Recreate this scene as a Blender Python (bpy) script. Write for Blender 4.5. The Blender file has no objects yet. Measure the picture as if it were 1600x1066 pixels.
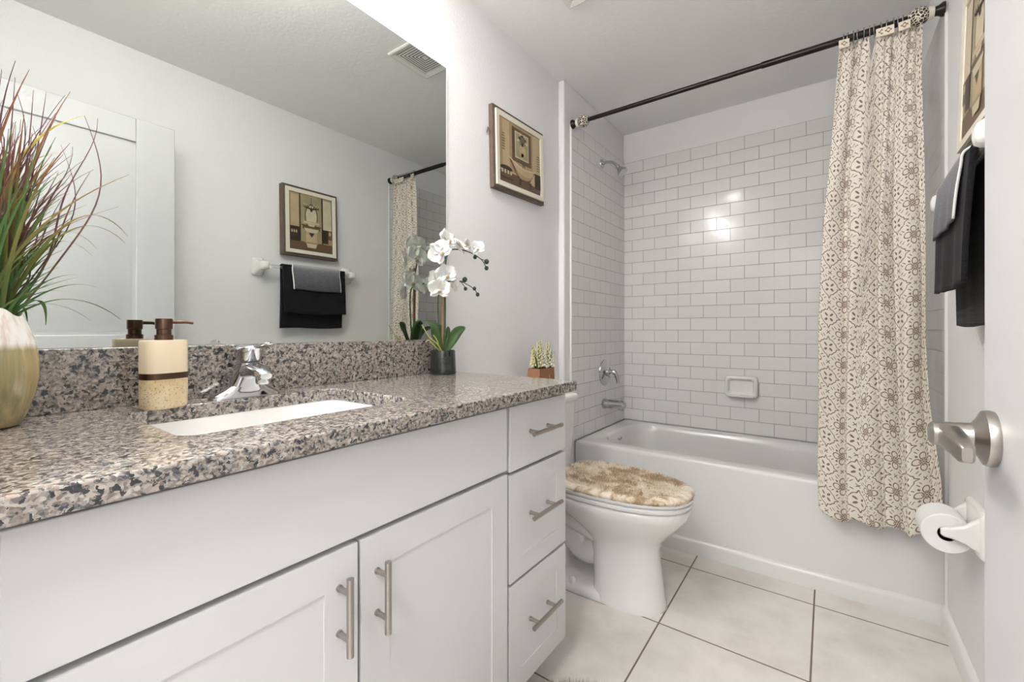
import bpy, bmesh, math, random
from mathutils import Vector, Matrix, noise as mnoise
PI = math.pi
random.seed(7)
S = bpy.context.scene
COL = S.collection

# ------------------------------------------------------------------ camera
cam_d = bpy.data.cameras.new('camera')
cam = bpy.data.objects.new('camera', cam_d); COL.objects.link(cam)
cam.location = (1.1544, -2.9359, 1.0720)
cam.rotation_euler = (PI/2, 0, 0.6273)
cam_d.sensor_width = 36.0
cam_d.lens = 679.89/1600*36.0
cam_d.shift_y = -(533.0-515.587)/1600.0
cam_d.clip_start = 0.02
S.camera = cam

# ------------------------------------------------------------------ world, exposure
S.view_settings.view_transform = 'Standard'
S.view_settings.look = 'None'
S.view_settings.exposure = 0.38
S.view_settings.gamma = 1.0
S.view_settings.use_curve_mapping = False
W = bpy.data.worlds.new('world'); S.world = W; W.use_nodes = True
W.node_tree.nodes['Background'].inputs[0].default_value = (0.9, 0.95, 1.0, 1)
W.node_tree.nodes['Background'].inputs[1].default_value = 0.3

# light strengths (the lamps themselves are built further down)
BULB = 40.5       # vanity globes, emission strength
CEIL = 150.0       # recessed ceiling light, emission strength
HALL_FILL = 31.0       # unseen fill light added in the hallway, watts

# ------------------------------------------------------------------ sizes of the room
CEIL_Z = 2.44
WL = -0.047       # left wall face
WR = 1.500        # right wall face
YN = -3.00        # near wall face (door wall)
YS = -0.850       # where the left wall steps out for the tub alcove
TUB_Y = -0.735
TUB_Z = 0.448
TILE_TOP = TUB_Z + 23*0.0778
CT = 0.914        # worktop height

# ================================================================== node helper
class NT:
    def __init__(s, name):
        s.m = bpy.data.materials.new(name); s.m.use_nodes = True
        s.t = s.m.node_tree; s.n = s.t.nodes; s.l = s.t.links
        s.b = s.n['Principled BSDF']
    def new(s, t, **k):
        o = s.n.new(t)
        for a, v in k.items(): setattr(o, a, v)
        return o
    def put(s, sock, v):
        if v is None: return
        if isinstance(v, bpy.types.NodeSocket): s.l.new(v, sock)
        elif isinstance(v, (tuple, list)) and len(v) == 3 and sock.type == 'RGBA': sock.default_value = (*v, 1)
        else: sock.default_value = v
    def math(s, op, a, b=None, c=None, clamp=False):
        o = s.new('ShaderNodeMath', operation=op); o.use_clamp = clamp
        s.put(o.inputs[0], a); s.put(o.inputs[1], b); s.put(o.inputs[2], c)
        return o.outputs[0]
    def vmath(s, op, a, b=None, scale=None):
        o = s.new('ShaderNodeVectorMath', operation=op)
        s.put(o.inputs[0], a); s.put(o.inputs[1], b)
        if scale is not None: s.put(o.inputs['Scale'], scale)
        return o.outputs['Value'] if op in ('LENGTH', 'DOT_PRODUCT', 'DISTANCE') else o.outputs[0]
    def xyz(s, a, b, c=0.0):
        o = s.new('ShaderNodeCombineXYZ'); s.put(o.inputs[0], a); s.put(o.inputs[1], b); s.put(o.inputs[2], c)
        return o.outputs[0]
    def sep(s, v):
        o = s.new('ShaderNodeSeparateXYZ'); s.put(o.inputs[0], v); return o.outputs
    def pos(s): return s.new('ShaderNodeNewGeometry').outputs['Position']
    def obj(s): return s.new('ShaderNodeTexCoord').outputs['Object']
    def uv(s): return s.new('ShaderNodeTexCoord').outputs['UV']
    def noise(s, v, scale, detail=3, rough=.5, dist=0):
        o = s.new('ShaderNodeTexNoise'); s.put(o.inputs['Vector'], v)
        o.inputs['Scale'].default_value = scale; o.inputs['Detail'].default_value = detail
        o.inputs['Roughness'].default_value = rough; o.inputs['Distortion'].default_value = dist
        return o.outputs['Fac']
    def voro(s, v, scale, feature='F1'):
        o = s.new('ShaderNodeTexVoronoi', feature=feature); s.put(o.inputs['Vector'], v)
        o.inputs['Scale'].default_value = scale
        return o
    def ramp(s, f, stops, interp='LINEAR'):
        o = s.new('ShaderNodeValToRGB'); s.put(o.inputs[0], f); r = o.color_ramp; r.interpolation = interp
        while len(r.elements) < len(stops): r.elements.new(0.5)
        for e, (p, c) in zip(r.elements, stops):
            e.position = p; e.color = (*c, 1) if len(c) == 3 else c
        return o.outputs[0]
    def mix(s, f, a, b):
        o = s.new('ShaderNodeMix', data_type='RGBA'); s.put(o.inputs[0], f); s.put(o.inputs[6], a); s.put(o.inputs[7], b)
        return o.outputs[2]
    def bump(s, h, dist=.001, strength=1.0):
        o = s.new('ShaderNodeBump'); s.put(o.inputs['Height'], h)
        o.inputs['Distance'].default_value = dist; o.inputs['Strength'].default_value = strength
        s.l.new(o.outputs[0], s.b.inputs['Normal']); return o
    def set(s, **k):
        names = dict(color='Base Color', rough='Roughness', metal='Metallic', spec='Specular IOR Level', ior='IOR',
                     trans='Transmission Weight', coat='Coat Weight', coatr='Coat Roughness', sheen='Sheen Weight',
                     sss='Subsurface Weight', alpha='Alpha', emit='Emission Color', es='Emission Strength')
        for a, v in k.items(): s.put(s.b.inputs[names[a]], v)
        return s

def plain(name, color, rough=.5, metal=0, var=.04, vs=9.0, bump=0, bs=200, **k):
    """a single-colour material with a slight procedural variation"""
    t = NT(name)
    n = t.noise(t.obj(), vs, 3)
    c2 = tuple(max(0, c*(1-var)) for c in color)
    t.set(color=t.mix(n, color, c2), rough=rough, metal=metal, **k)
    if bump: t.bump(t.noise(t.obj(), bs, 2), bump)
    return t.m

M = {}
# painted drywall with an orange-peel texture
t = NT('wall_paint'); p = t.pos()
t.set(color=(.845, .843, .845), rough=.62); t.bump(t.noise(p, 110, 3, .5), .0022, .75); M['wall'] = t.m
t = NT('ceiling_paint'); p = t.pos()
t.set(color=(.93, .932, .928), rough=.75); t.bump(t.noise(p, 60, 3, .5), .002, .5); M['ceiling'] = t.m
M['trim'] = plain('trim_paint', (.86, .86, .85), .35)
M['door'] = plain('door_paint', (.59, .592, .595), .38)
M['cab'] = plain('cabinet_lacquer', (.67, .672, .675), .33, var=.01)
M['cab_dark'] = plain('cabinet_inside', (.45, .44, .43), .6)
M['porcelain'] = plain('porcelain', (.86, .85, .84), .09, var=.01, coat=.4, coatr=.05)
M['tub'] = plain('tub_enamel', (.76, .755, .745), .16, var=.01)
M['ceramic'] = plain('ceramic_white', (.85, .85, .83), .15, var=.01)
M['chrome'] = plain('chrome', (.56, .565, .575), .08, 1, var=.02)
M['nickel'] = plain('brushed_nickel', (.46, .43, .40), .34, 1, var=.15, vs=60)
M['rod'] = plain('dark_bronze_rod', (.022, .018, .016), .32, .6)
M['bronze'] = plain('bronze_pump', (.13, .075, .05), .28, .85, var=.3, vs=40)
M['wire'] = plain('hook_wire', (.55, .54, .52), .25, 1)
M['cream'] = plain('cream_wood', (.82, .77, .64), .5, var=.08, vs=30)
M['walnut'] = plain('brown_wood', (.15, .105, .08), .55, var=.45, vs=40)
M['paper'] = plain('tissue_paper', (.88, .88, .87), .9, var=.02, bump=.0005)
M['card'] = plain('cardboard', (.25, .17, .10), .8)
M['black_pot'] = plain('dark_glass_pot', (.022, .026, .02), .12, var=.5, vs=30, coat=.3)
M['soil'] = plain('soil', (.05, .035, .025), .9)
M['petal'] = plain('orchid_petal', (.90, .89, .86), .5, var=.04, vs=25, sss=.15)
M['petal_c'] = plain('orchid_throat', (.80, .66, .45), .5, var=.4, vs=60)
M['leaf'] = plain('green_leaf', (.06, .13, .035), .38, var=.5, vs=14)
M['stem'] = plain('green_stem', (.05, .08, .03), .5, var=.3)
M['bud'] = plain('flower_bud', (.035, .07, .03), .45, var=.4)
M['stake'] = plain('bamboo_stake', (.30, .19, .10), .6, var=.3)
M['root'] = plain('yellow_root', (.60, .58, .20), .6, var=.3)
M['purple'] = plain('purple_twig', (.10, .035, .05), .6, var=.4)
M['ochre'] = plain('ochre_blade', (.50, .34, .05), .5, var=.3)
M['terra'] = plain('wooden_box', (.38, .18, .09), .7, var=.3, vs=50, bump=.001)
M['spike'] = plain('pale_yellow_flower', (.85, .80, .48), .7, var=.2, vs=70)
M['spike_w'] = plain('white_flower', (.82, .82, .70), .7, var=.1, vs=70)
M['rubber'] = plain('grey_caulk', (.55, .52, .48), .7)
M['vent'] = plain('vent_plastic', (.80, .80, .77), .5)
M['dark'] = plain('dark_gap', (.03, .03, .03), .8)
t = NT('clear_acrylic'); t.set(color=(.95, .96, .96), rough=.05, trans=.85, ior=1.4); M['acrylic'] = t.m
t = NT('lamp_glow'); t.set(color=(1, 1, 1), emit=(1.0, .965, .925), es=BULB); M['glow'] = t.m
t = NT('ceiling_glow'); t.set(color=(1, 1, 1), emit=(1.0, .97, .93), es=CEIL); M['glow2'] = t.m
t = NT('mirror_silver'); t.set(color=(.60, .622, .603), rough=.0, metal=1.0); M['mirror'] = t.m

# subway tile
def tile_mat(name, ax, off):
    t = NT(name); P = t.sep(t.pos())
    a = t.math('SUBTRACT', P[ax], off); z = t.math('SUBTRACT', P[2], TUB_Z)
    br = t.new('ShaderNodeTexBrick'); br.offset = .5; br.offset_frequency = 2; br.squash = 1
    t.put(br.inputs['Vector'], t.xyz(a, z)); br.inputs['Scale'].default_value = 1
    br.inputs['Brick Width'].default_value = .154; br.inputs['Row Height'].default_value = .0778
    br.inputs['Mortar Size'].default_value = .0014; br.inputs['Mortar Smooth'].default_value = .25
    br.inputs['Color1'].default_value = (.83, .825, .815, 1); br.inputs['Color2'].default_value = (.795, .79, .78, 1)
    br.inputs['Mortar'].default_value = (.36, .35, .335, 1)
    t.set(color=br.outputs['Color'], rough=t.math('MULTIPLY_ADD', br.outputs['Fac'], .5, .12), spec=.34)
    # edge of each tile is pillowed, and every tile sits at a slightly different tilt
    row = t.math('FLOOR', t.math('DIVIDE', z, .0778))
    col = t.math('FLOOR', t.math('ADD', t.math('DIVIDE', a, .154), t.math('MULTIPLY', row, .5)))
    wn = t.new('ShaderNodeTexWhiteNoise', noise_dimensions='2D'); t.put(wn.inputs['Vector'], t.xyz(row, col))
    r = t.sep(wn.outputs['Color'])
    tilt = t.math('ADD', t.math('MULTIPLY', t.math('SUBTRACT', r[0], .5), a), t.math('MULTIPLY', t.math('SUBTRACT', r[1], .5), z))
    wob = t.noise(t.pos(), 9, 2)
    h = t.math('ADD', t.math('MULTIPLY', br.outputs['Fac'], -.9), t.math('MULTIPLY', tilt, 4.0))
    h = t.math('ADD', h, t.math('MULTIPLY', wob, .8))
    t.bump(h, .0012, .8)
    return t.m
M['tile_far'] = tile_mat('subway_tile_far', 0, .1345-.154*2-.077)
M['tile_side'] = tile_mat('subway_tile_side', 1, -.3178-.154*9-.077)

# floor tile
t = NT('floor_tile'); P = t.sep(t.pos())
br = t.new('ShaderNodeTexBrick'); br.offset = 0; br.squash = 1
t.put(br.inputs['Vector'], t.xyz(t.math('ADD', P[0], -.655+.457*4), t.math('ADD', P[1], .873+.46*10)))
br.inputs['Scale'].default_value = 1; br.inputs['Brick Width'].default_value = .457; br.inputs['Row Height'].default_value = .46
br.inputs['Mortar Size'].default_value = .003; br.inputs['Mortar Smooth'].default_value = .1
n = t.noise(t.pos(), 5, 5, .6)
tc = t.ramp(n, [(.3, (.63, .60, .56)), (.5, (.73, .70, .66)), (.72, (.80, .78, .745))])
t.put(br.inputs['Color1'], tc); t.put(br.inputs['Color2'], tc); br.inputs['Mortar'].default_value = (.20, .155, .125, 1)
t.set(color=br.outputs['Color'], rough=t.math('MULTIPLY_ADD', br.outputs['Fac'], .4, .36))
t.bump(t.math('MULTIPLY', br.outputs['Fac'], -1.0), .0015, .7); M['floor'] = t.m

# granite
t = NT('granite'); p = t.pos()
w = t.new('ShaderNodeTexNoise'); t.put(w.inputs['Vector'], p); w.inputs['Scale'].default_value = 60; w.inputs['Detail'].default_value = 2
pw = t.vmath('ADD', p, t.vmath('SCALE', w.outputs['Color'], scale=.012))
v1 = t.voro(pw, 190); c1 = t.sep(v1.outputs['Color'])[0]
base = t.ramp(c1, [(0, (.27, .215, .18)), (.22, (.36, .31, .265)), (.40, (.13, .125, .125)), (.60, (.30, .235, .19)), (.76, (.44, .40, .35)), (.88, (.06, .06, .065))], 'CONSTANT')
v2 = t.voro(pw, 260); c2 = t.sep(v2.outputs['Color'])[1]
fine = t.ramp(c2, [(0, (.50, .46, .42)), (.45, (.22, .20, .19)), (.75, (.05, .05, .055))], 'CONSTANT')
base = t.mix(.42, base, fine)
nb = t.noise(pw, 100, 3, .6)
blk = t.math('GREATER_THAN', nb, .572)
dark = t.mix(t.noise(p, 300, 1), (.012, .013, .016), (.06, .06, .065))
col = t.mix(blk, base, dark)
t.set(color=t.mix(.02, col, (0, 0, 0)), rough=.12, spec=.75); M['granite'] = t.m

# brown mottled pile and grey shag
t = NT('mottled_pile'); n = t.noise(t.pos(), 11, 4, .65, 1.2)
t.set(color=t.ramp(n, [(.30, (.30, .20, .115)), (.44, (.48, .35, .22)), (.53, (.74, .64, .50)), (.68, (.86, .80, .70))]), rough=.95, sheen=.4); M['pile'] = t.m
t = NT('grey_shag'); n = t.noise(t.pos(), 60, 3)
t.set(color=t.ramp(n, [(.35, (.24, .20, .16)), (.6, (.62, .57, .50))]), rough=.95, sheen=.3); M['shag'] = t.m

# towels
t = NT('charcoal_towel'); p = t.obj(); P = t.sep(p)
rib = t.math('SINE', t.math('MULTIPLY', P[2], 900))
n = t.noise(t.vmath('MULTIPLY', p, (40, 40, 700)), 1, 2)
t.set(color=t.mix(n, (.007, .007, .009), (.022, .021, .024)), rough=1.0, sheen=.05, spec=.15); t.bump(t.math('ADD', t.math('MULTIPLY', rib, .4), t.noise(p, 300, 2)), .0008, .6); M['towel'] = t.m
t = NT('striped_towel'); uv = t.sep(t.uv())
n = t.noise(t.xyz(t.math('MULTIPLY', uv[0], 12), t.math('MULTIPLY', uv[1], 170)), 1, 2)
v = t.math('ADD', t.math('MULTIPLY', t.math('ABSOLUTE', t.math('SUBTRACT', uv[1], .42)), 1.55), t.math('MULTIPLY', t.math('SUBTRACT', n, .5), .5))
c = t.ramp(v, [(.0, (.72, .72, .72)), (.35, (.36, .365, .385)), (.6, (.16, .165, .185)), (.95, (.055, .055, .07))])
edge = t.math('GREATER_THAN', t.math('ABSOLUTE', t.math('SUBTRACT', uv[0], .5)), .485)
t.set(color=t.mix(edge, c, (.82, .82, .82)), rough=.95, sheen=.15); t.bump(n, .002, .6); M['towel2'] = t.m

# vase glaze (object origin stands at the base of the vase)
t = NT('vase_glaze'); p = t.obj(); P = t.sep(p)
st = t.noise(t.vmath('MULTIPLY', p, (90, 90, 7)), 1, 3, .6)
low = t.ramp(st, [(.3, (.25, .24, .12)), (.48, (.38, .31, .15)), (.6, (.50, .36, .17)), (.75, (.45, .44, .33))])
top = t.ramp(st, [(.3, (.62, .50, .42)), (.5, (.80, .76, .71)), (.7, (.86, .85, .82))])
k = t.math('MULTIPLY', t.math('SUBTRACT', t.math('ADD', P[2], t.math('MULTIPLY', st, .006)), .128), 90, clamp=True)
t.set(color=t.mix(k, low, top), rough=.16, coat=.5, coatr=.06); t.bump(st, .0015, .4); M['vase'] = t.m

# soap bottle: sandy stone below, cream ceramic above
t = NT('sand_stone'); p = t.obj(); n = t.noise(p, 300, 2); n2 = t.noise(p, 30, 3)
c = t.ramp(n2, [(.3, (.58, .43, .22)), (.7, (.74, .62, .42))])
t.set(color=t.mix(t.math('LESS_THAN', n, .38), c, (.35, .24, .12)), rough=.4); M['stone'] = t.m
M['cream_ceramic'] = plain('cream_ceramic', (.78, .65, .47), .3, var=.06)
# tall grass blades: green at the foot, rust and purple towards the tips (object origin at the foot of the vase)
def blade_mat(name, a, b, c):
    t = NT(name); P = t.sep(t.obj()); n = t.noise(t.obj(), 25, 2)
    h = t.math('ADD', P[2], t.math('MULTIPLY', t.math('SUBTRACT', n, .5), .16))
    t.set(color=t.ramp(t.math('MULTIPLY', h, 1.6), [(.25, a), (.52, b), (.85, c)]), rough=.45); return t.m
M['blade_a'] = blade_mat('green_rust_blade', (.045, .12, .02), (.22, .20, .04), (.30, .075, .035))
M['blade_b'] = blade_mat('green_blade', (.035, .11, .02), (.10, .21, .05), (.15, .22, .08))
M['blade_c'] = blade_mat('purple_blade', (.06, .10, .03), (.15, .06, .05), (.13, .045, .07))
M['blade_y'] = blade_mat('ochre_blade2', (.06, .14, .02), (.36, .20, .03), (.60, .52, .10))

# patterned finial: cream scrollwork over black
t = NT('finial_scroll'); p = t.obj()
v = t.voro(p, 95, 'DISTANCE_TO_EDGE')
k = t.math('GREATER_THAN', v.outputs['Distance'], .09)
t.set(color=t.mix(k, (.80, .74, .60), (.02, .018, .015)), rough=.35); t.bump(k, .001, .6); M['scroll'] = t.m
t = NT('hook_tile'); u = t.sep(t.uv())
du = t.math('ABSOLUTE', t.math('SUBTRACT', u[0], .5)); dv = t.math('ABSOLUTE', t.math('SUBTRACT', u[1], .5))
l = t.vmath('LENGTH', t.xyz(du, dv)); an = t.math('ABSOLUTE', t.math('SUBTRACT', du, dv))
k = t.math('MULTIPLY', t.math('LESS_THAN', l, .32), t.math('LESS_THAN', t.math('ABSOLUTE', t.math('SUBTRACT', l, t.math('ADD', .14, t.math('MULTIPLY', an, .5)))), .05))
t.set(color=t.mix(k, (.84, .77, .64), (.30, .20, .13)), rough=.5); M['hooktile'] = t.m

# printed curtain cloth: lattice of flower medallions, crosses and curved diamonds (UV in metres)
def curtain_mat():
    t = NT('printed_cloth'); PP = .1175
    u = t.sep(t.uv())
    def fold(s): return t.math('ABSOLUTE', t.math('SUBTRACT', t.math('FRACT', t.math('ADD', t.math('DIVIDE', s, PP), .5)), .5))
    a = fold(u[0]); b = fold(u[1])
    wob = t.noise(t.uv(), 90, 1)
    th = lambda w: w
    mx = t.math('MAXIMUM', a, b); mn = t.math('MINIMUM', a, b)
    c = t.math('SUBTRACT', .5, a); d = t.math('SUBTRACT', .5, b)
    cx_ = t.math('MAXIMUM', c, d); cn_ = t.math('MINIMUM', c, d)
    p1 = t.xyz(mx, mn); p2 = t.xyz(cx_, cn_)
    def ell(pv, x, y, sx, sy):   # distance-like value to centre of an ellipse
        o = t.vmath('MULTIPLY', t.vmath('SUBTRACT', pv, (x, y, 0)), (1/sx, 1/sy, 1))
        return t.vmath('LENGTH', o)
    parts = []
    def ringv(v, r, w): parts.append(t.math('LESS_THAN', t.math('ABSOLUTE', t.math('SUBTRACT', v, r)), w))
    def disc(v, r): parts.append(t.math('LESS_THAN', v, r))
    def seg(pv, A, B, w):
        ba = (B[0]-A[0], B[1]-A[1], 0); L2 = ba[0]**2+ba[1]**2
        pa = t.vmath('SUBTRACT', pv, (A[0], A[1], 0))
        h = t.math('MULTIPLY', t.vmath('DOT_PRODUCT', pa, ba), 1/L2, clamp=True)
        parts.append(t.math('LESS_THAN', t.vmath('DISTANCE', pa, t.vmath('SCALE', t.xyz(ba[0], ba[1]), scale=h)), w))
    # flower medallion
    ringv(ell(p1, .170, 0, 1.15, 1.0), .090, .014)
    ringv(ell(p1, .065, 0, 1.0, .8), .05, .010)
    # round dots on the diagonal of the flower (rotated coordinates)
    dg = t.xyz(t.math('MULTIPLY', t.math('ADD', mx, mn), .7071), t.math('MULTIPLY', t.math('SUBTRACT', mx, mn), .7071))
    disc(ell(dg, .240, 0, 1.4, 1.0), .028)
    # crosses between the medallions
    q = t.xyz(mx, mn)
    ax = t.math('ABSOLUTE', t.math('SUBTRACT', t.math('SUBTRACT', .5, mx), mn))
    near = t.math('LESS_THAN', t.vmath('LENGTH', t.xyz(t.math('SUBTRACT', .5, mx), mn)), .075)
    parts.append(t.math('MULTIPLY', near, t.math('LESS_THAN', ax, .018)))
    # curved diamond round four leaves
    seg(p2, (.36, 0), (.25, .045), .0135); seg(p2, (.25, .045), (.235, .115), .0135); seg(p2, (.235, .115), (.168, .168), .0135)
    dg2 = t.xyz(t.math('MULTIPLY', t.math('ADD', c, d), .7071), t.math('MULTIPLY', t.math('SUBTRACT', c, d), .7071))
    disc(ell(dg2, .113, 0, 1.9, 1.0), .033)
    # dashes
    seg(p1, (.27, .150), (.325, .205), .012); seg(p1, (.345, .10), (.395, .15), .012)
    s_ = parts[0]
    for q_ in parts[1:]: s_ = t.math('MAXIMUM', s_, q_)
    weave = t.noise(t.vmath('MULTIPLY', t.uv(), (900, 900, 1)), 1, 1)
    cl = t.mix(t.noise(t.uv(), 6, 2), (.95, .90, .81), (.92, .86, .76))
    t.set(color=t.mix(s_, cl, (.29, .195, .15)), rough=.85, sheen=.1)
    t.bump(weave, .0003, .4)
    # thin cloth lets a little light through
    tr = t.new('ShaderNodeBsdfTranslucent'); t.put(tr.inputs[0], t.mix(s_, cl, (.29, .195, .15)))
    ms = t.new('ShaderNodeMixShader'); ms.inputs[0].default_value = .22
    out = t.n['Material Output']; t.l.new(t.b.outputs[0], ms.inputs[1]); t.l.new(tr.outputs[0], ms.inputs[2]); t.l.new(ms.outputs[0], out.inputs[0])
    return t.m
M['curtain'] = curtain_mat()

# ================================================================== mesh builder
ORG = {}
def tag(o, label=None, cat=None, group=None, kind=None):
    if label: o['label'] = label
    if cat: o['category'] = cat
    if group: o['group'] = group
    if kind: o['kind'] = kind
    return o
def thing(name, loc, label, cat, group=None, kind=None):
    o = bpy.data.objects.new(name, None); COL.objects.link(o); o.location = loc; o.empty_display_size = .05
    ORG[o.name] = Vector(loc); return tag(o, label, cat, group, kind)

class MB:
    def __init__(s): s.v = []; s.f = []; s.uv = {}; s.mi = []
    def add(s, vs, fs, mi=0, M4=None):
        k = len(s.v)
        for q in vs: s.v.append(tuple(M4 @ Vector(q)) if M4 is not None else tuple(q))
        for f in fs: s.f.append(tuple(k+i for i in f)); s.mi.append(mi)
        return s
    def box(s, x0, x1, y0, y1, z0, z1, mi=0, M4=None):
        v = [(x, y, z) for z in (z0, z1) for y in (y0, y1) for x in (x0, x1)]
        return s.add(v, [(0, 2, 3, 1), (4, 5, 7, 6), (0, 1, 5, 4), (2, 6, 7, 3), (0, 4, 6, 2), (1, 3, 7, 5)], mi, M4)
    def loft(s, rings, cap0=True, cap1=True, mi=0, closed=True, M4=None):
        n = len(rings[0]); vs = [q for r in rings for q in r]; fs = []
        for i in range(len(rings)-1):
            for j in range(n if closed else n-1):
                a, b = i*n+j, i*n+(j+1) % n
                fs.append((a, b, b+n, a+n))
        if cap0: fs.append(tuple(range(n-1, -1, -1)))
        if cap1: fs.append(tuple((len(rings)-1)*n+j for j in range(n)))
        return s.add(vs, fs, mi, M4)
    def lathe(s, prof, c=(0, 0, 0), axis='z', n=32, mi=0, M4=None, sx=1, sy=1):
        rings = []
        for r, h in prof:
            ring = []
            for i in range(n):
                a = 2*PI*i/n; p, q = r*sx*math.cos(a), r*sy*math.sin(a)
                if axis == 'z': w = (p, q, h)
                elif axis == 'x': w = (h, p, q)
                else: w = (q, h, p)
                ring.append((c[0]+w[0], c[1]+w[1], c[2]+w[2]))
            rings.append(ring)
        return s.loft(rings, True, True, mi, M4=M4)
    def tube(s, pts, rad, n=10, mi=0, M4=None, flat=1.0, cap=True):
        pts = [Vector(q) for q in pts]; rings = []
        if not isinstance(rad, (list, tuple)): rad = [rad]*len(pts)
        up = None
        for i, q in enumerate(pts):
            d = (pts[min(i+1, len(pts)-1)]-pts[max(i-1, 0)])
            if d.length < 1e-9: d = Vector((0, 0, 1))
            d.normalize()
            if up is None:
                up = Vector((0, 0, 1)) if abs(d.z) < .9 else Vector((0, 1, 0))
            a = d.cross(up)
            if a.length < 1e-4: a = d.cross(Vector((1, 0, 0)))
            a.normalize(); b = a.cross(d).normalized(); up = b
            rings.append([tuple(q+(a*math.cos(2*PI*k/n)+b*math.sin(2*PI*k/n)*flat)*rad[i]) for k in range(n)])
        return s.loft(rings, cap, cap, mi, M4=M4)
    def sphere(s, c, r, n=16, m=10, sc=(1, 1, 1), mi=0):
        prof = [(max(1e-5, r*math.sin(PI*i/m)), -r*math.cos(PI*i/m)) for i in range(m+1)]
        rings = []
        for rr, h in prof:
            rings.append([(c[0]+rr*math.cos(2*PI*k/n)*sc[0], c[1]+rr*math.sin(2*PI*k/n)*sc[1], c[2]+h*sc[2]) for k in range(n)])
        return s.loft(rings, True, True, mi)
    def grid(s, fn, nu, nv, mi=0, uvf=None):
        k = len(s.v)
        for j in range(nv+1):
            for i in range(nu+1):
                s.v.append(tuple(fn(i/nu, j/nv)))
                if uvf: s.uv[len(s.v)-1] = uvf(i/nu, j/nv)
        for j in range(nv):
            for i in range(nu):
                a = k+j*(nu+1)+i
                s.f.append((a, a+1, a+nu+2, a+nu+1)); s.mi.append(mi)
        return s
    def build(s, name, mats, parent=None, smooth=35, bevel=0, seg=2, thick=0, sub=0, origin=None, fix=True):
        if not isinstance(mats, (list, tuple)): mats = [mats]
        if parent is not None: org = ORG[parent.name]
        elif origin is not None: org = Vector(origin)
        else:
            xs = [q[0] for q in s.v]; ys = [q[1] for q in s.v]; zs = [q[2] for q in s.v]
            org = Vector(((min(xs)+max(xs))/2, (min(ys)+max(ys))/2, min(zs)))
        me = bpy.data.meshes.new(name)
        me.from_pydata([tuple(Vector(q)-org) for q in s.v], [], s.f)
        for m in mats: me.materials.append(M[m] if isinstance(m, str) else m)
        for p, i in zip(me.polygons, s.mi): p.material_index = i
        if s.uv:
            ul = me.uv_layers.new(name='UVMap')
            for lp in me.loops: ul.data[lp.index].uv = s.uv.get(lp.vertex_index, (0, 0))
        if fix and not s.uv:
            bm = bmesh.new(); bm.from_mesh(me); bmesh.ops.recalc_face_normals(bm, faces=bm.faces); bm.to_mesh(me); bm.free()
        me.update()
        if smooth:
            for p in me.polygons: p.use_smooth = True
            if smooth < 180: me.set_sharp_from_angle(angle=math.radians(smooth))
        o = bpy.data.objects.new(name, me); COL.objects.link(o)
        if parent is not None: o.parent = parent
        else: o.location = org
        ORG[o.name] = org
        if thick:
            md = o.modifiers.new('solid', 'SOLIDIFY'); md.thickness = thick; md.offset = 0
        if bevel:
            md = o.modifiers.new('bevel', 'BEVEL'); md.width = bevel; md.segments = seg; md.limit_method = 'ANGLE'; md.angle_limit = math.radians(40)
            md.harden_normals = False
        if sub:
            md = o.modifiers.new('sub', 'SUBSURF'); md.levels = sub; md.render_levels = sub
        return o

def part(mb, name, mat, parent, label=None, **k):
    o = mb.build(name, mat, parent, **k)
    if label: o['label'] = label
    return o
def spline(pts, n=24):
    """Catmull-Rom through the points"""
    P = [Vector(q) for q in pts]; P = [P[0]*2-P[1]]+P+[P[-1]*2-P[-2]]; out = []
    segs = len(P)-3
    for i in range(n+1):
        u = i/n*segs; k = min(int(u), segs-1); f = u-k
        a, b, c, d = P[k:k+4]
        out.append(.5*((2*b)+(c-a)*f+(2*a-5*b+4*c-d)*f*f+(3*b-a-3*c+d)*f**3))
    return out
def spow(v, p): return math.copysign(abs(v)**p, v)

# ================================================================== the room
floor = MB().box(WL-.15, 1.66, -4.3, .12, -.08, 0).build('floor', 'floor', smooth=0); tag(floor, kind='structure')
ceil = MB().box(WL-.15, 1.66, -4.3, .12, CEIL_Z, CEIL_Z+.08).build('ceiling', 'ceiling', smooth=0); tag(ceil, kind='structure')
b = MB().box(WL-.12, WL, YN, .10, 0, CEIL_Z)
wl = b.build('wall_left', 'wall', smooth=0); tag(wl, kind='structure')
b = MB().box(WL, -.008, YS, .0, 0, CEIL_Z); part(b, 'alcove_return', 'wall', wl, bevel=.008)
b = MB().box(-.008, 0, -.777, 0, TUB_Z, TILE_TOP); part(b, 'tile_surround', 'tile_side', wl, 'white subway tile in running bond', smooth=0)
b = MB().box(-.009, .0015, -.782, -.775, TUB_Z-.02, TILE_TOP+.004); part(b, 'tile_edge_strip', 'trim', wl, bevel=.001)
wf = MB().box(WL-.12, 1.62, .008, .10, 0, CEIL_Z).build('wall_far', 'wall', smooth=0); tag(wf, kind='structure')
b = MB().box(-.008, WR, 0, .008, TUB_Z, TILE_TOP); part(b, 'tile_surround', 'tile_far', wf, 'white subway tile in running bond', smooth=0)
wr = MB().box(WR, WR+.12, YN, .10, 0, CEIL_Z).build('wall_right', 'wall', smooth=0); tag(wr, kind='structure')
b = MB().box(WR-.006, WR, -.777, 0, TUB_Z+.0005, TILE_TOP); part(b, 'tile_surround', 'tile_side', wr, 'white subway tile in running bond', smooth=0)
b = MB().box(WR-.008, WR, -.783, -.775, .08, TILE_TOP+.004); part(b, 'tile_edge_strip', 'trim', wr, bevel=.001)
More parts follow.
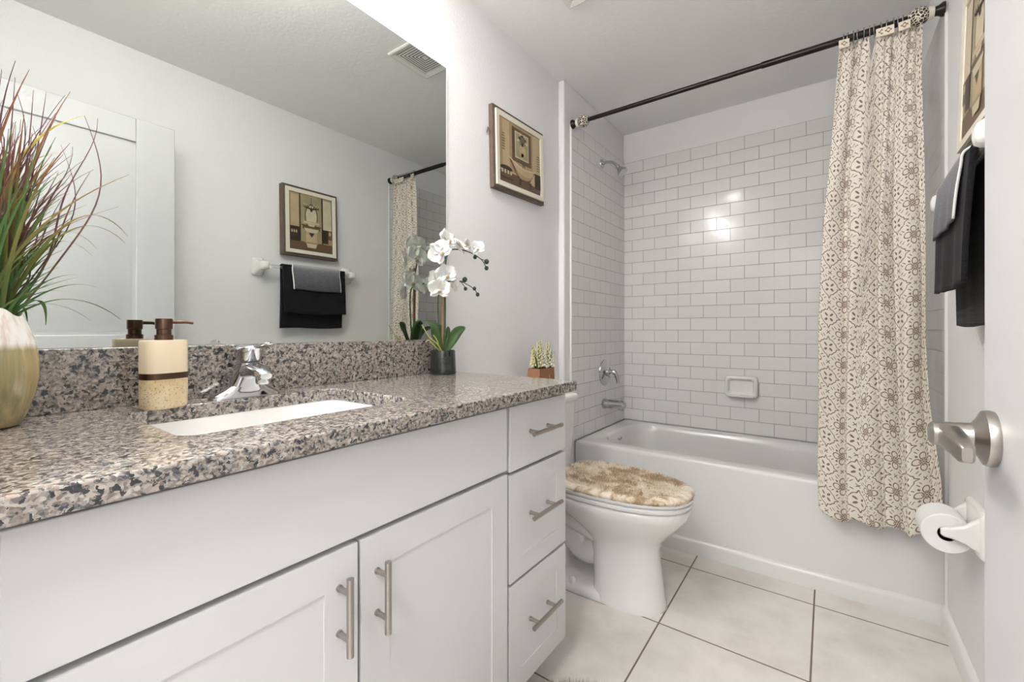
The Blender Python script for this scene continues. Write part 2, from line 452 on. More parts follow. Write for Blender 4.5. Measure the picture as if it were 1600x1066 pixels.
# near wall with the doorway the camera stands in
b = MB().box(WL-.12, .56, YN-.12, YN, 0, CEIL_Z).box(1.345, WR+.12, YN-.12, YN, 0, CEIL_Z).box(.56, 1.345, YN-.12, YN, 2.05, CEIL_Z)
wn = b.build('wall_near', 'wall', smooth=0); tag(wn, kind='structure')
b = MB().box(.56, .575, YN-.125, YN+.005, 0, 2.05).box(1.342, 1.357, YN-.125, YN+.004, 0, 2.05).box(.56, 1.345, YN-.125, YN+.005, 2.035, 2.05)
tag(b.build('trim_1', 'trim', bevel=.002), kind='structure')
# hallway beyond the doorway
b = MB().box(WL-.15, 1.66, -4.3, -4.2, 0, CEIL_Z); tag(b.build('wall_hall_far', 'wall', smooth=0), kind='structure')
b = MB().box(WL-.15, WL-.05, -4.2, YN-.12, 0, CEIL_Z); tag(b.build('wall_hall_left', 'wall', smooth=0), kind='structure')
b = MB().box(1.58, 1.66, -4.2, YN-.12, 0, CEIL_Z); tag(b.build('wall_hall_right', 'wall', smooth=0), kind='structure')
# baseboards
def baseboard(name, x0, x1, y0, y1, side):
    b = MB()
    prof = [(0, 0), (.013, 0), (.013, .062), (.010, .074), (.005, .082), (0, .085)]
    rings = []
    for y in (y0, y1):
        rings.append([(x0+side*p, y, q) for p, q in prof])
    b.loft(rings); tag(b.build(name, 'trim'), kind='structure')
baseboard('baseboard_right', WR, 0, YN, TUB_Y-.016, -1)
baseboard('baseboard_left', WL, 0, -1.725, YS, 1)

# ================================================================== door leaf, open against the right wall
DX = 1.304; DY1 = -2.193; DY0 = -2.955
door = MB()
door.box(DX+.010, DX+.025, DY0, DY1, .012, 2.032)
def frame_face(b, x0, x1):
    ys = [DY0, DY0+.125, DY1-.145, DY1]; zs = [.012, .25, .88, 1.05, 1.925, 2.032]
    b.box(x0, x1, ys[0], ys[1], zs[0], zs[5]); b.box(x0, x1, ys[2], ys[3], zs[0], zs[5])
    for a, c in ((0, 1), (2, 3), (4, 5)): b.box(x0, x1, ys[1], ys[2], zs[a], zs[c])
frame_face(door, DX, DX+.010); frame_face(door, DX+.025, DX+.035)
dl = door.build('door_1', 'door', smooth=30, bevel=.003); tag(dl, kind='structure')
for z0, z1 in ((.25, .88), (1.05, 1.925)):
    y0, y1 = DY0+.125, DY1-.145
    b = MB()
    def rect(x, m): return [(x, y0+m, z0+m), (x, y1-m, z0+m), (x, y1-m, z1-m), (x, y0+m, z1-m)]
    b.loft([rect(DX+.010, .012), rect(DX+.0085, .018), rect(DX+.0085, .026), rect(DX+.001, .055)], False, True)
    part(b, 'door_panel', 'door', dl, smooth=20)
# lever handle
b = MB(); ly, lz = -2.232, .951
b.lathe([(.001, DX), (.0305, DX), (.0315, DX-.004), (.030, DX-.009), (.022, DX-.013), (.0155, DX-.018), (.0145, DX-.03), (.0145, DX-.040), (.001, DX-.040)], (0, ly, lz), 'x', 32)
rose = part(b, 'door_handle', 'nickel', dl, 'brushed nickel lever handle')
b = MB(); xx = DX-.037
rings = []
for i, (dy, w, h, dz) in enumerate([(.011, .006, .011, 0), (.007, .0095, .0125, 0), (-.02, .0098, .0125, 0), (-.05, .009, .0115, -.001), (-.082, .007, .010, -.003), (-.088, .004, .007, -.0035)]):
    ring = []
    for k in range(20):
        a = 2*PI*k/20; ring.append((xx+w*spow(math.cos(a), .45), ly+dy, lz+dz+h*spow(math.sin(a), .45)))
    rings.append(ring)
b.loft(rings); b.lathe([(.013, DX-.034), (.0135, DX-.037), (.0135, DX-.050), (.010, DX-.053), (.001, DX-.0535)], (0, ly, lz), 'x', 24)
part(b, 'lever', 'nickel', rose)

# ================================================================== vanity cabinet
vx = .47; VY0 = YN+.002; VY1 = -1.733
van = thing('vanity_cabinet', (.2, -2.36, 0), 'white shaker vanity cabinet with three drawers and two doors under the granite worktop', 'cabinet')
b = MB().box(vx-.020, vx-.002, VY0, VY1+.001, .10, .883).box(WL+.001, vx-.020, VY0, VY0+.016, .10, .883).box(WL+.001, vx-.020, VY1-.015, VY1+.001, .10, .883)
b.box(WL+.001, WL+.010, VY0+.016, VY1-.015, .10, .883).box(WL+.010, vx-.020, VY0+.016, VY1-.015, .10, .118); part(b, 'cabinet_body', 'cab', van, smooth=0)
b = MB().box(WL+.001, .395, VY0, VY1-.004, 0, .10); part(b, 'toe_kick', 'cab', van, smooth=0)
def front(y0, y1, z0, z1, rail=0, name='door', depth=.0022):
    """a slab front, or a shaker front with rails and a sunk panel"""
    b = MB(); x0, x1 = vx, vx+.020
    if rail:
        b.box(x0, x1-depth, y0, y1, z0, z1)
        b.box(x1-depth, x1, y0, y0+rail, z0, z1); b.box(x1-depth, x1, y1-rail, y1, z0, z1)
        b.box(x1-depth, x1, y0+rail, y1-rail, z0, z0+rail); b.box(x1-depth, x1, y0+rail, y1-rail, z1-rail, z1)
        return part(b, name, 'cab', van, smooth=0)
    b.box(x0, x1, y0, y1, z0, z1)
    return part(b, name, 'cab', van, smooth=30, bevel=.0015)
front(-2.885, -2.040, .711, .872, 0, 'false_front')
def pull(parent, c, axis, length, post):
    b = MB(); r = .006; x = vx+.020
    d = Vector((0, 1, 0)) if axis == 'y' else Vector((0, 0, 1)); c = Vector(c)
    b.tube([c+Vector((.032, 0, 0))-d*length/2, c+Vector((.032, 0, 0))+d*length/2], r, 16)
    for s_ in (-1, 1):
        q = c+d*s_*post/2
        b.tube([q, q+Vector((.032, 0, 0))], .0048, 12)
        b.tube([q+Vector((0, 0, 0)), q+Vector((.004, 0, 0))], .006, 12)
    return part(b, 'handle', 'nickel', parent, 'brushed nickel bar pull')
fx = vx+.020
d1 = front(-2.885, -2.479, .118, .701, .062, 'door'); pull(d1, (fx, -2.5145, .600), 'z', .128, .076)
d2 = front(-2.472, -2.040, .118, .701, .062, 'door'); pull(d2, (fx, -2.4385, .5955), 'z', .128, .076)
for z0, z1, zc, rail in ((.7015, .872, .793, 0), (.4125, .6925, .568, .055), (.113, .4035, .2745, .055)):
    dr = front(-2.029, -1.7345, z0, z1, rail, 'drawer', .0016); pull(dr, (fx, -1.888, zc), 'y', .150, .090)

# ================================================================== granite worktop with sink cutout
SX0, SX1, SY0, SY1 = .068, .388, -2.702, -2.262
top = MB(); x0, x1, y0, y1 = WL+.001, .525, YN+.002, -1.722
def rrect(x0, x1, y0, y1, r, z, n=8):
    out = []
    for cx, cy, a0 in ((x1-r, y1-r, 0), (x0+r, y1-r, PI/2), (x0+r, y0+r, PI), (x1-r, y0+r, 1.5*PI)):
        for i in range(n+1):
            a = a0+PI/2*i/n; out.append((cx+r*math.cos(a), cy+r*math.sin(a), z))
    return out
def plate_with_hole(b, outer, inner, zt, zb, e=.003):
    """outer and inner are equally long rings of (x, y)"""
    n = len(outer)
    def R(ring, z, g=0):
        return [(q[0], q[1], z) for q in ring]
    b.loft([R(inner, zb), R(inner, zt), R(outer, zt), R(outer, zb), R(inner, zb)], False, False)
outer = []; inner = [(q[0], q[1]) for q in rrect(SX0, SX1, SY0, SY1, .035, 0, 8)]
# outer ring, point for point with the inner one
oc = rrect(x0, x1, y0, y1, .006, 0, 8); outer = [(q[0], q[1]) for q in oc]
plate_with_hole(top, outer, inner, CT, .884)
wt = thing('countertop', (.24, -2.36, .884), 'polished grey and brown speckled granite worktop on the white vanity', 'countertop')
part(top, 'worktop_slab', 'granite', wt, smooth=30, bevel=.003)
b = MB().box(WL+.002, -.018, y0, y1, CT, 1.036); part(b, 'backsplash', 'granite', wt, 'upright granite splashback', bevel=.002)
# undermount sink
sk = thing('sink', (.228, -2.48, .72), 'white rectangular undermount sink set into the granite worktop', 'sink')
b = MB()
rings = [rrect(SX0-.02, SX1+.02, SY0-.02, SY1+.02, .045, .8835), rrect(SX0-.001, SX1+.001, SY0-.001, SY1+.001, .036, .8835),
         rrect(SX0+.001, SX1-.001, SY0+.001, SY1-.001, .036, .872), rrect(SX0+.008, SX1-.008, SY0+.008, SY1-.008, .04, .80),
         rrect(SX0+.03, SX1-.03, SY0+.03, SY1-.03, .05, .762), rrect(SX0+.09, SX1-.09, SY0+.11, SY1-.11, .05, .750)]
b.loft(rings, False, True); part(b, 'basin', 'porcelain', sk, smooth=50, fix=False)
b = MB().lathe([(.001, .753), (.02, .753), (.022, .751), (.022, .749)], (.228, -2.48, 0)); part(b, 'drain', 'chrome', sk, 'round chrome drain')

# ================================================================== faucet
fc = thing('faucet', (.036, -2.47, CT), 'chrome single-lever faucet behind the sink', 'faucet')
b = MB(); FY = -2.47
def fr(x, hw, hd, z, p=.8): return [(x+hd*spow(math.cos(2*PI*k/28), p), FY+hw*spow(math.sin(2*PI*k/28), p), CT+z) for k in range(28)]
b.loft([fr(.035, .078, .027, 0), fr(.035, .078, .027, .004), fr(.035, .068, .0255, .010), fr(.037, .052, .0245, .018), fr(.039, .038, .024, .030)])
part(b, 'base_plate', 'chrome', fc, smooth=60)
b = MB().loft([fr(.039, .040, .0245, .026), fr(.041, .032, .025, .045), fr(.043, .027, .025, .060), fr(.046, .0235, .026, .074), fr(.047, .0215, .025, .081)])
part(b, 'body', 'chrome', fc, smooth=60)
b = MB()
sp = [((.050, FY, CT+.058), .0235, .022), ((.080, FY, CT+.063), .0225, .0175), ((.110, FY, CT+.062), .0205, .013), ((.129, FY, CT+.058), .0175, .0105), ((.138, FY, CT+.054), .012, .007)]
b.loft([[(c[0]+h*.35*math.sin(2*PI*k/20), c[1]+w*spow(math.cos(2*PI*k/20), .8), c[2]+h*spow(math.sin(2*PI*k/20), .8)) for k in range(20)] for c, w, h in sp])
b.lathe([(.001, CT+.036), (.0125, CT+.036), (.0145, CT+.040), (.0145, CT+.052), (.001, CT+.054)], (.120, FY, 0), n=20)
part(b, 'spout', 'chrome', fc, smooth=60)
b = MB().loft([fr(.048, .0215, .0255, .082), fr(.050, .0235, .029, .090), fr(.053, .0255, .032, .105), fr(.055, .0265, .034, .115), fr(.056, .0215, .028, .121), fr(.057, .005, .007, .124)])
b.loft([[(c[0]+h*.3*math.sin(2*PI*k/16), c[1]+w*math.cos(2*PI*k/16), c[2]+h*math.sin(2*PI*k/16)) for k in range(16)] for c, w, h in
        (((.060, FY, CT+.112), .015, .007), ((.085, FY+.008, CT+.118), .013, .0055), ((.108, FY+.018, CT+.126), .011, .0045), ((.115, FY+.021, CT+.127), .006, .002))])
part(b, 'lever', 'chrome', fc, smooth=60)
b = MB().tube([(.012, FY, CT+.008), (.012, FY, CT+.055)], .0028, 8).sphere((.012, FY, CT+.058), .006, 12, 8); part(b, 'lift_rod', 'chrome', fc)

# ================================================================== mirror
mr = thing('wall_mirror', (-.044, -2.36, 1.037), 'large frameless mirror on the wall above the granite splashback', 'mirror')
b = MB().box(WL+.0005, -.041, -2.985, -1.721, 1.0365, 2.086); part(b, 'mirror_glass', 'mirror', mr, smooth=0)
b = MB().box(WL+.0005, -.0405, -1.721, -1.7185, 1.0365, 2.086); part(b, 'mirror_edge', 'trim', mr, 'pale polished mirror edge', smooth=0)

# ================================================================== lamps
vl = thing('vanity_light', (-.03, -2.60, 2.26), 'three-globe nickel vanity light on the wall above the mirror', 'light')
b = MB().box(WL+.001, -.02, -2.92, -2.28, 2.235, 2.305); part(b, 'backplate', 'nickel', vl, bevel=.004)
for yy in (-2.86, -2.60, -2.34):
    b = MB().tube([(-.02, yy, 2.27), (.080, yy, 2.27)], .008, 10).lathe([(.03, .070), (.03, .090)], (0, yy, 2.27), 'x', 20); part(b, 'arm', 'nickel', vl)
    b = MB().sphere((.150, yy, 2.27), .072, 24, 14); part(b, 'globe', 'glow', vl)
cl = thing('ceiling_light', (.376, -2.03, CEIL_Z), 'small round recessed ceiling light near the vanity', 'light')
b = MB().lathe([(.045, CEIL_Z-.0005), (.062, CEIL_Z-.0005), (.060, CEIL_Z-.005), (.045, CEIL_Z-.006), (.045, CEIL_Z-.0005)], (.376, -2.03, 0)); part(b, 'trim_ring', 'trim', cl)
b = MB().lathe([(.001, CEIL_Z-.003), (.044, CEIL_Z-.003), (.044, CEIL_Z-.001), (.001, CEIL_Z-.001)], (.376, -2.03, 0)); part(b, 'lens', 'glow2', cl)
hl = bpy.data.lights.new('hall_fill', 'AREA'); hl.shape = 'DISK'; hl.size = .5; hl.energy = HALL_FILL; hl.color = (1, .98, .96)  # added fill, out of view, brightens the room through the doorway
ho = bpy.data.objects.new('hall_fill', hl); COL.objects.link(ho); ho.location = (.95, -3.6, CEIL_Z-.02)

# ceiling exhaust vent
vt = thing('ceiling_vent', (.40, -1.425, CEIL_Z-.012), 'square white louvred exhaust vent on the ceiling, seen in the mirror', 'vent')
b = MB(); vy, vxx, hs = -1.427, .395, .128
def sq(h, z): return [(vxx-h, vy-h, z), (vxx+h, vy-h, z), (vxx+h, vy+h, z), (vxx-h, vy+h, z)]
b.loft([sq(hs, CEIL_Z-.0005), sq(hs, CEIL_Z-.008), sq(hs-.006, CEIL_Z-.011), sq(.102, CEIL_Z-.007), sq(.099, CEIL_Z-.004), sq(.001, CEIL_Z-.004)], False, True)
part(b, 'vent_frame', 'vent', vt, smooth=0)
b = MB().box(vxx-.097, vxx+.097, vy-.097, vy+.097, CEIL_Z-.0050, CEIL_Z-.0035); part(b, 'dark_backing', 'dark', vt, smooth=0)
for i in range(7):
    h = .095-i*.0135; b = MB()
    b.loft([sq(h, CEIL_Z-.0066), sq(h-.0080, CEIL_Z-.0066), sq(h-.0080, CEIL_Z-.0049), sq(h, CEIL_Z-.0049), sq(h, CEIL_Z-.0066)], False, False)
    if i == 6: b.box(vxx-h+.002, vxx+h-.002, vy-h+.002, vy+h-.002, CEIL_Z-.0064, CEIL_Z-.0050)
    part(b, 'louvre', 'vent', vt, smooth=0)

# ================================================================== bathtub
tb = thing('bathtub', (.75, -.37, 0), 'white alcove bathtub with a flat apron under the tiled walls', 'bathtub')
TX0, TX1, TY0, TY1 = .001, WR-.0005, TUB_Y, -.002
b = MB(); n = 10
o0 = lambda g, z, r: rrect(TX0+g, TX1-g, TY0+g, TY1-g, r, z, n)
def basin(g, z, r, fl=0): return rrect(TX0+.095+g+fl*.3, TX1-.10-g-fl, TY0+.098+g, TY1-.055-g, r, z, n)
b.loft([o0(.012, 0, .004), o0(.012, .0655, .004), o0(0, .07, .004), o0(0, TUB_Z-.02, .004), o0(.0015, TUB_Z-.008, .006), o0(.007, TUB_Z-.0015, .01), o0(.016, TUB_Z, .015),
        basin(-.016, TUB_Z, .17), basin(-.005, TUB_Z-.003, .16), basin(.004, TUB_Z-.012, .155), basin(.012, TUB_Z-.05, .15), basin(.03, .25, .14, .05),
        basin(.05, .14, .13, .11), basin(.075, .10, .12, .14), basin(.14, .085, .09, .16)], False, True)
part(b, 'tub_shell', 'tub', tb, smooth=50)
b = MB()
yb = TUB_Y-.0005
b.loft([[(x, yb, 0), (x, yb-.014, 0), (x, yb-.014, .052), (x, yb-.010, .064), (x, yb-.002, .070), (x, yb+.004, .072)] for x in (TX0+.001, TX1-.001)])
part(b, 'apron_foot', 'tub', tb)
b = MB().lathe([(.001, .108), (.028, .108), (.034, .104), (.036, .096), (.034, .09)], (0, -.372, .375), 'x', 28)
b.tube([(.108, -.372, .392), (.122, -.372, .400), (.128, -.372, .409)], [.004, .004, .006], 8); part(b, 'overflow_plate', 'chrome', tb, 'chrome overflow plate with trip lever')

# shower fittings
sh = thing('wall_shower', (0, -.378, 2.12), 'chrome shower head on a curved arm above the tiled left end of the tub', 'shower head')
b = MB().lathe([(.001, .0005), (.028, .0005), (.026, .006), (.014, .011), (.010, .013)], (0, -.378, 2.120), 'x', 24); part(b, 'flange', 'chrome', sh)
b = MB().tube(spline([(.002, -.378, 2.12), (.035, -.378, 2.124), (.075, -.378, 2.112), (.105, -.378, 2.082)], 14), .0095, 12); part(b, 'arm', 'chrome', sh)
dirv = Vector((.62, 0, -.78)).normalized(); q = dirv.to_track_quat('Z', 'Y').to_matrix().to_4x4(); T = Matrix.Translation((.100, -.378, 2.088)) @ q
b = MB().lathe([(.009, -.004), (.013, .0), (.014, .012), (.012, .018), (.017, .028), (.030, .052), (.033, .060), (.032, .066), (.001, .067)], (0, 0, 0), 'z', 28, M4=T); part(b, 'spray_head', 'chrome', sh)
vv = thing('shower_valve', (0, -.333, .80), 'round chrome shower valve with curved lever on the tiled wall above the tub spout', 'shower valve')
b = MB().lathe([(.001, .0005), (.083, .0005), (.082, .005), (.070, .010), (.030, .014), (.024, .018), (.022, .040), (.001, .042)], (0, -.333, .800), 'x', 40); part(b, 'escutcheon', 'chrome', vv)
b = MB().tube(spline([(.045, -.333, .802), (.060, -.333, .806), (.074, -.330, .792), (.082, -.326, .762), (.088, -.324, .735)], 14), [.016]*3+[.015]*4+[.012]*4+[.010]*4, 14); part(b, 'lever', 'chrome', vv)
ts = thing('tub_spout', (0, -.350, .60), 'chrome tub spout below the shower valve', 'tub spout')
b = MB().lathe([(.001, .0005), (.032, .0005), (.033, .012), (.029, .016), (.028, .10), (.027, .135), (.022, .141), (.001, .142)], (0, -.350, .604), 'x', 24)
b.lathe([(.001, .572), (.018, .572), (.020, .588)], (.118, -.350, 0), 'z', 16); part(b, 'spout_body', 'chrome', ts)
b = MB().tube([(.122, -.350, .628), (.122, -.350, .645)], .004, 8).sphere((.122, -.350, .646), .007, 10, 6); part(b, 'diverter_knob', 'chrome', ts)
# soap dish
b = MB(); sx0, sx1, sz0, sz1 = .648, .824, .668, .795
def sr(g, y, r): return [(q[0], y, q[1]) for q in [(p[0], p[1]) for p in rrect(sx0+g, sx1-g, sz0+g, sz1-g, r, 0, 6)]]
b.loft([sr(0, -.0005, .02), sr(0, -.020, .022), sr(.004, -.030, .022), sr(.012, -.033, .02), sr(.020, -.028, .018), sr(.026, -.012, .016)], False, True)
b.box(sx0+.02, sx1-.02, -.052, -.006, sz0+.004, sz0+.016)
tag(b.build('soap_dish', 'ceramic', smooth=50, bevel=.002), 'white ceramic soap dish set in the far tiled wall', 'soap dish')

# ================================================================== toilet
TC = -1.24
to = thing('toilet', (.35, TC, 0), 'white two-piece toilet between the vanity and the tub', 'toilet')
def egg(xb, xf, bw, z, pw=.86, pb=.62, n=48, m=.42, cy=TC):
    xm = xb+(xf-xb)*m; out = []
    for k in range(n):
        a = 2*PI*k/n; c, s_ = math.cos(a), math.sin(a)
        x = xm+(xf-xm)*spow(c, pw) if c >= 0 else xm+(xm-xb)*spow(c, pb)
        out.append((x, cy+bw*spow(s_, .86 if c >= 0 else .72), z))
    return out
b = MB()
prof = [(.372, .652, .112, 0), (.372, .651, .112, .012), (.372, .646, .106, .03), (.372, .640, .100, .09), (.368, .630, .097, .17), (.362, .630, .098, .225), (.335, .645, .112, .262), (.285, .680, .138, .300),
        (.235, .712, .160, .335), (.205, .735, .176, .368), (.198, .743, .182, .392), (.200, .741, .181, .404), (.21, .73, .17, .408), (.25, .69, .13, .407), (.27, .67, .11, .38), (.32, .60, .07, .30)]
b.loft([egg(*p[:4]) if False else egg(p[0], p[1], p[2], p[3]) for p in prof], True, True)
bowl = part(b, 'bowl', 'porcelain', to, smooth=70)
b = MB()
b.loft([egg(.10, .640, .112, 0, n=40), egg(.10, .640, .112, .010, n=40), egg(.105, .625, .104, .028, n=40), egg(.12, .61, .09, .034, n=40)])
part(b, 'foot', 'porcelain', to, smooth=60)
b = MB().tube(spline([(.43, TC, .20), (.33, TC, .155), (.25, TC, .21), (.185, TC, .19), (.165, TC, .10), (.165, TC, .02)], 28), [.072]*29, 20)
b.loft([egg(.02, .34, .10, .30, n=32), egg(.0, .36, .125, .36, n=32), egg(-.01, .36, .13, .402, n=32)])
b.tube(spline([(.42, TC-.03, .24), (.33, TC-.045, .275), (.22, TC-.05, .31), (.10, TC-.04, .33)], 16), [.045, .05]+[.055]*15, 16)
part(b, 'trapway', 'porcelain', to, smooth=70)
for s_ in (-1, 1):
    b = MB().lathe([(.016, .028), (.016, .036), (.013, .046), (.006, .052), (.001, .053)], (.30, TC+s_*.088, 0), n=18); part(b, 'bolt_cap', 'porcelain', to)
b = MB()
def tk(x0, x1, y0, y1, z, r=.035): return rrect(x0, x1, y0, y1, r, z, 6)
b.loft([tk(-.02, .145, TC-.19, TC+.19, .404), tk(-.025, .152, TC-.20, TC+.20, .43), tk(-.03, .165, TC-.213, TC+.213, .70), tk(-.03, .166, TC-.215, TC+.215, .728)])
part(b, 'tank', 'porcelain', to, smooth=40)
b = MB().loft([tk(-.034, .170, TC-.222, TC+.222, .729), tk(-.036, .176, TC-.226, TC+.226, .738), tk(-.036, .176, TC-.226, TC+.226, .756), tk(-.03, .168, TC-.218, TC+.218, .766), tk(-.02, .15, TC-.20, TC+.20, .768)])
part(b, 'tank_lid', 'porcelain', to, smooth=50)
b = MB().loft([egg(.215, .745, .184, .410), egg(.212, .748, .187, .414), egg(.212, .748, .187, .424), egg(.22, .74, .18, .429)]); part(b, 'seat', 'porcelain', to, smooth=50)
b = MB().loft([egg(.205, .747, .186, .431), egg(.20, .751, .189, .434), egg(.20, .751, .189, .442), egg(.21, .742, .18, .448)]); part(b, 'seat_lid', 'porcelain', to, smooth=50)
# caulk line round the foot
b = MB(); cr = [Vector((q[0]+(.003 if q[0] > .4 else 0), TC+(q[1]-TC)*1.02, .0015)) for q in egg(.10, .652, .113, 0, n=40)]
b.tube(cr+[cr[0]], .0022, 6); part(b, 'caulk_line', 'rubber', to, 'thin grey caulk line')
# fuzzy cover on the lid
cvt = thing('toilet_lid_cover', (.47, TC, .449), 'fluffy brown and cream mottled cover on the closed toilet lid', 'toilet lid cover')
b = MB().loft([egg(.205, .748, .187, .4435), egg(.197, .752, .190, .449), egg(.20, .750, .189, .458), egg(.225, .728, .168, .465), egg(.35, .60, .08, .468)]); cvb = part(b, 'cover_base', 'pile', cvt, smooth=80)
b = MB(); rnd = random.Random(3)
cnt = 0
while cnt < 11000:
    x = rnd.uniform(.19, .76); y = rnd.uniform(-.195, .195)
    xm = .20+.55*.42; c = (x-xm)/((.75-xm) if x > xm else (xm-.20)); e = abs(c)**(2.3 if c > 0 else 3.2)+abs(y/.189)**2.4
    if e > 1: continue
    z = .466-.020*max(0, e-.65)/.35; out = max(0, e-.75)*4
    nx, ny = c*out, (y/.189)*out
    d = Vector((nx+rnd.gauss(0, .45), ny+rnd.gauss(0, .45), 1.0)).normalized()*rnd.uniform(.008, .016)
    s_ = Vector((rnd.gauss(0, 1), rnd.gauss(0, 1), rnd.gauss(0, .3))).normalized()*.0016
    p0 = Vector((x, TC+y, z-.003)); k = len(b.v)
    b.v += [tuple(p0-s_), tuple(p0+s_), tuple(p0+d+s_*.5), tuple(p0+d-s_*.5)]; b.f.append((k, k+1, k+2, k+3)); b.mi.append(0); cnt += 1
pl = part(b, 'pile', 'pile', cvt, smooth=0, fix=False); pl['kind'] = 'stuff'

# ================================================================== bath mat
bt = thing('bath_mat', (.71, -2.035, 0), 'round shaggy grey-beige bath mat on the floor tiles in front of the vanity', 'bath mat')
MXc, MYc, MR = .71, -2.035, .30
b = MB().lathe([(.001, .001), (MR-.01, .001), (MR, .008), (MR-.01, .015), (.001, .016)], (MXc, MYc, 0), n=56); part(b, 'backing', 'shag', bt)
b = MB(); rnd = random.Random(5)
for i in range(11000):
    a = rnd.uniform(0, 2*PI); q_ = math.sqrt(rnd.random())
    if i < 6000: a = rnd.uniform(.9, 2.6); q_ = rnd.uniform(.75, 1.0)
    x = MXc+MR*q_*math.cos(a); y = MYc+MR*q_*math.sin(a); e_ = q_**8*.7
    d = Vector((rnd.gauss(0, .5)+e_*math.cos(a), rnd.gauss(0, .5)+e_*math.sin(a), 1)).normalized()*rnd.uniform(.018, .036)
    s_ = Vector((rnd.gauss(0, 1), rnd.gauss(0, 1), 0)).normalized()*.0012
    p0 = Vector((x, y, .012)); k = len(b.v)
    b.v += [tuple(p0-s_), tuple(p0+s_), tuple(p0+d)]; b.f.append((k, k+1, k+2)); b.mi.append(0)
pl = part(b, 'shag_pile', 'shag', bt, smooth=0, fix=False); pl['kind'] = 'stuff'

# ================================================================== curtain rod, curtain, hooks
RY, RZ = -.772, 2.219
rd = thing('curtain_rod', (.75, RY, RZ), 'dark bronze tension curtain rod spanning the tub alcove', 'curtain rod')
b = MB().tube([(.03, RY, RZ), (.93, RY, RZ)], .0112, 18).tube([(.92, RY, RZ), (.925, RY, RZ), (1.47, RY, RZ)], [.0112, .0138, .0138], 18); part(b, 'rod_tube', 'rod', rd)
for sgn, xe in ((1, 0.0), (-1, WR-.006)):
    b = MB().lathe([(.001, xe+sgn*.0005), (.024, xe+sgn*.0005), (.024, xe+sgn*.008), (.017, xe+sgn*.018), (.015, xe+sgn*.030)], (0, RY, RZ), 'x', 24); part(b, 'end_cap', 'rod', rd)
    c = xe+sgn*.062
    b = MB().lathe([(.020, c-sgn*.034), (.023, c-sgn*.028), (.023, c-sgn*.018)], (0, RY, RZ), 'x', 24); part(b, 'collar', 'cream', rd, 'cream collar')
    prof = [(.012+.021*math.sin(PI*(.12+.83*i/14))**.8, c-sgn*.018+sgn*.056*i/14) for i in range(15)]
    b = MB().lathe(prof, (0, RY, RZ), 'x', 28); part(b, 'finial', 'scroll', rd, 'cream and black scrollwork finial')

# cloth surface
CUT, CUB = 2.192, .335
def lerp(a, b, t): return a+(b-a)*t
def tab(tb_, z):
    for (z1, v1), (z0, v0) in zip(tb_, tb_[1:]):
        if z <= z1 and z >= z0: return lerp(v0, v1, (z-z0)/(z1-z0))
    return tb_[0][1] if z > tb_[0][0] else tb_[-1][1]
LE = [(2.25, 1.200), (2.10, 1.185), (1.6, 1.150), (1.04, 1.128), (.54, 1.118), (.40, 1.122), (.30, 1.128)]
RE = [(2.25, 1.440), (2.0, 1.432), (1.5, 1.436), (1.04, 1.445), (.8, 1.455), (.54, 1.478), (.30, 1.488)]
def ridge(t_): return (.012+math.sin(PI*t_)**2)**.42
def warp(u): return u+.035*math.sin(2*PI*u*1.3+.6)+.02*math.sin(2*PI*u*3.1+1.0)
def cloth(u, v):
    hem = CUB+.055*max(0, 1-u/.10)**2+.10*max(0, (u-.86)/.14)**2+.012*math.sin(u*23)
    sag = .095*max(0, 1-abs(u-.43)/.045)**1.2+.03*max(0, 1-abs(u-.66)/.03)
    z = lerp(CUT+.006*abs(math.sin(u*PI*11))-sag, hem, v)
    x = lerp(tab(LE, z), tab(RE, z), u)
    w = warp(u)+.01*math.sin(v*5+u*4)
    A = lerp(.016, .034, min(1, v*1.6)); B = .012*max(0, 1-v*2.4)
    y = -.772+.016*(v < 0) - A*(ridge(w*4.0+.12)-.45) - B*(ridge(w*9.0+.1)-.5)
    y -= lerp(0, .035, min(1, v*1.4)**1.2)
    x += .010*v**.5*math.cos(2*PI*w*4+.8)+.004*math.sin(9*v+11*u)
    y += .004*math.sin(7*v+23*u)+.003*math.sin(17*v+9*u)
    x = min(x, WR-.010)
    if z < TUB_Z+.03: y = min(y, TUB_Y-.016)
    elif z < TUB_Z+.4: y = min(y, TUB_Y-.004)
    return Vector((x, y, z))
NU, NV = 220, 150
cu = [0.0]
for i in range(NU): cu.append(cu[-1]+(cloth((i+1)/NU, .6)-cloth(i/NU, .6)).length)
b = MB().grid(cloth, NU, NV, uvf=lambda u, v: (cu[int(round(u*NU))]+.012, lerp(CUT, CUB, v)))
sc = thing('shower_curtain', (1.3, RY, CUB), 'cream shower curtain printed with brown medallions, hanging at the right of the tub', 'shower curtain')
part(b, 'cloth', 'curtain', sc, smooth=180, thick=.0012, fix=False)
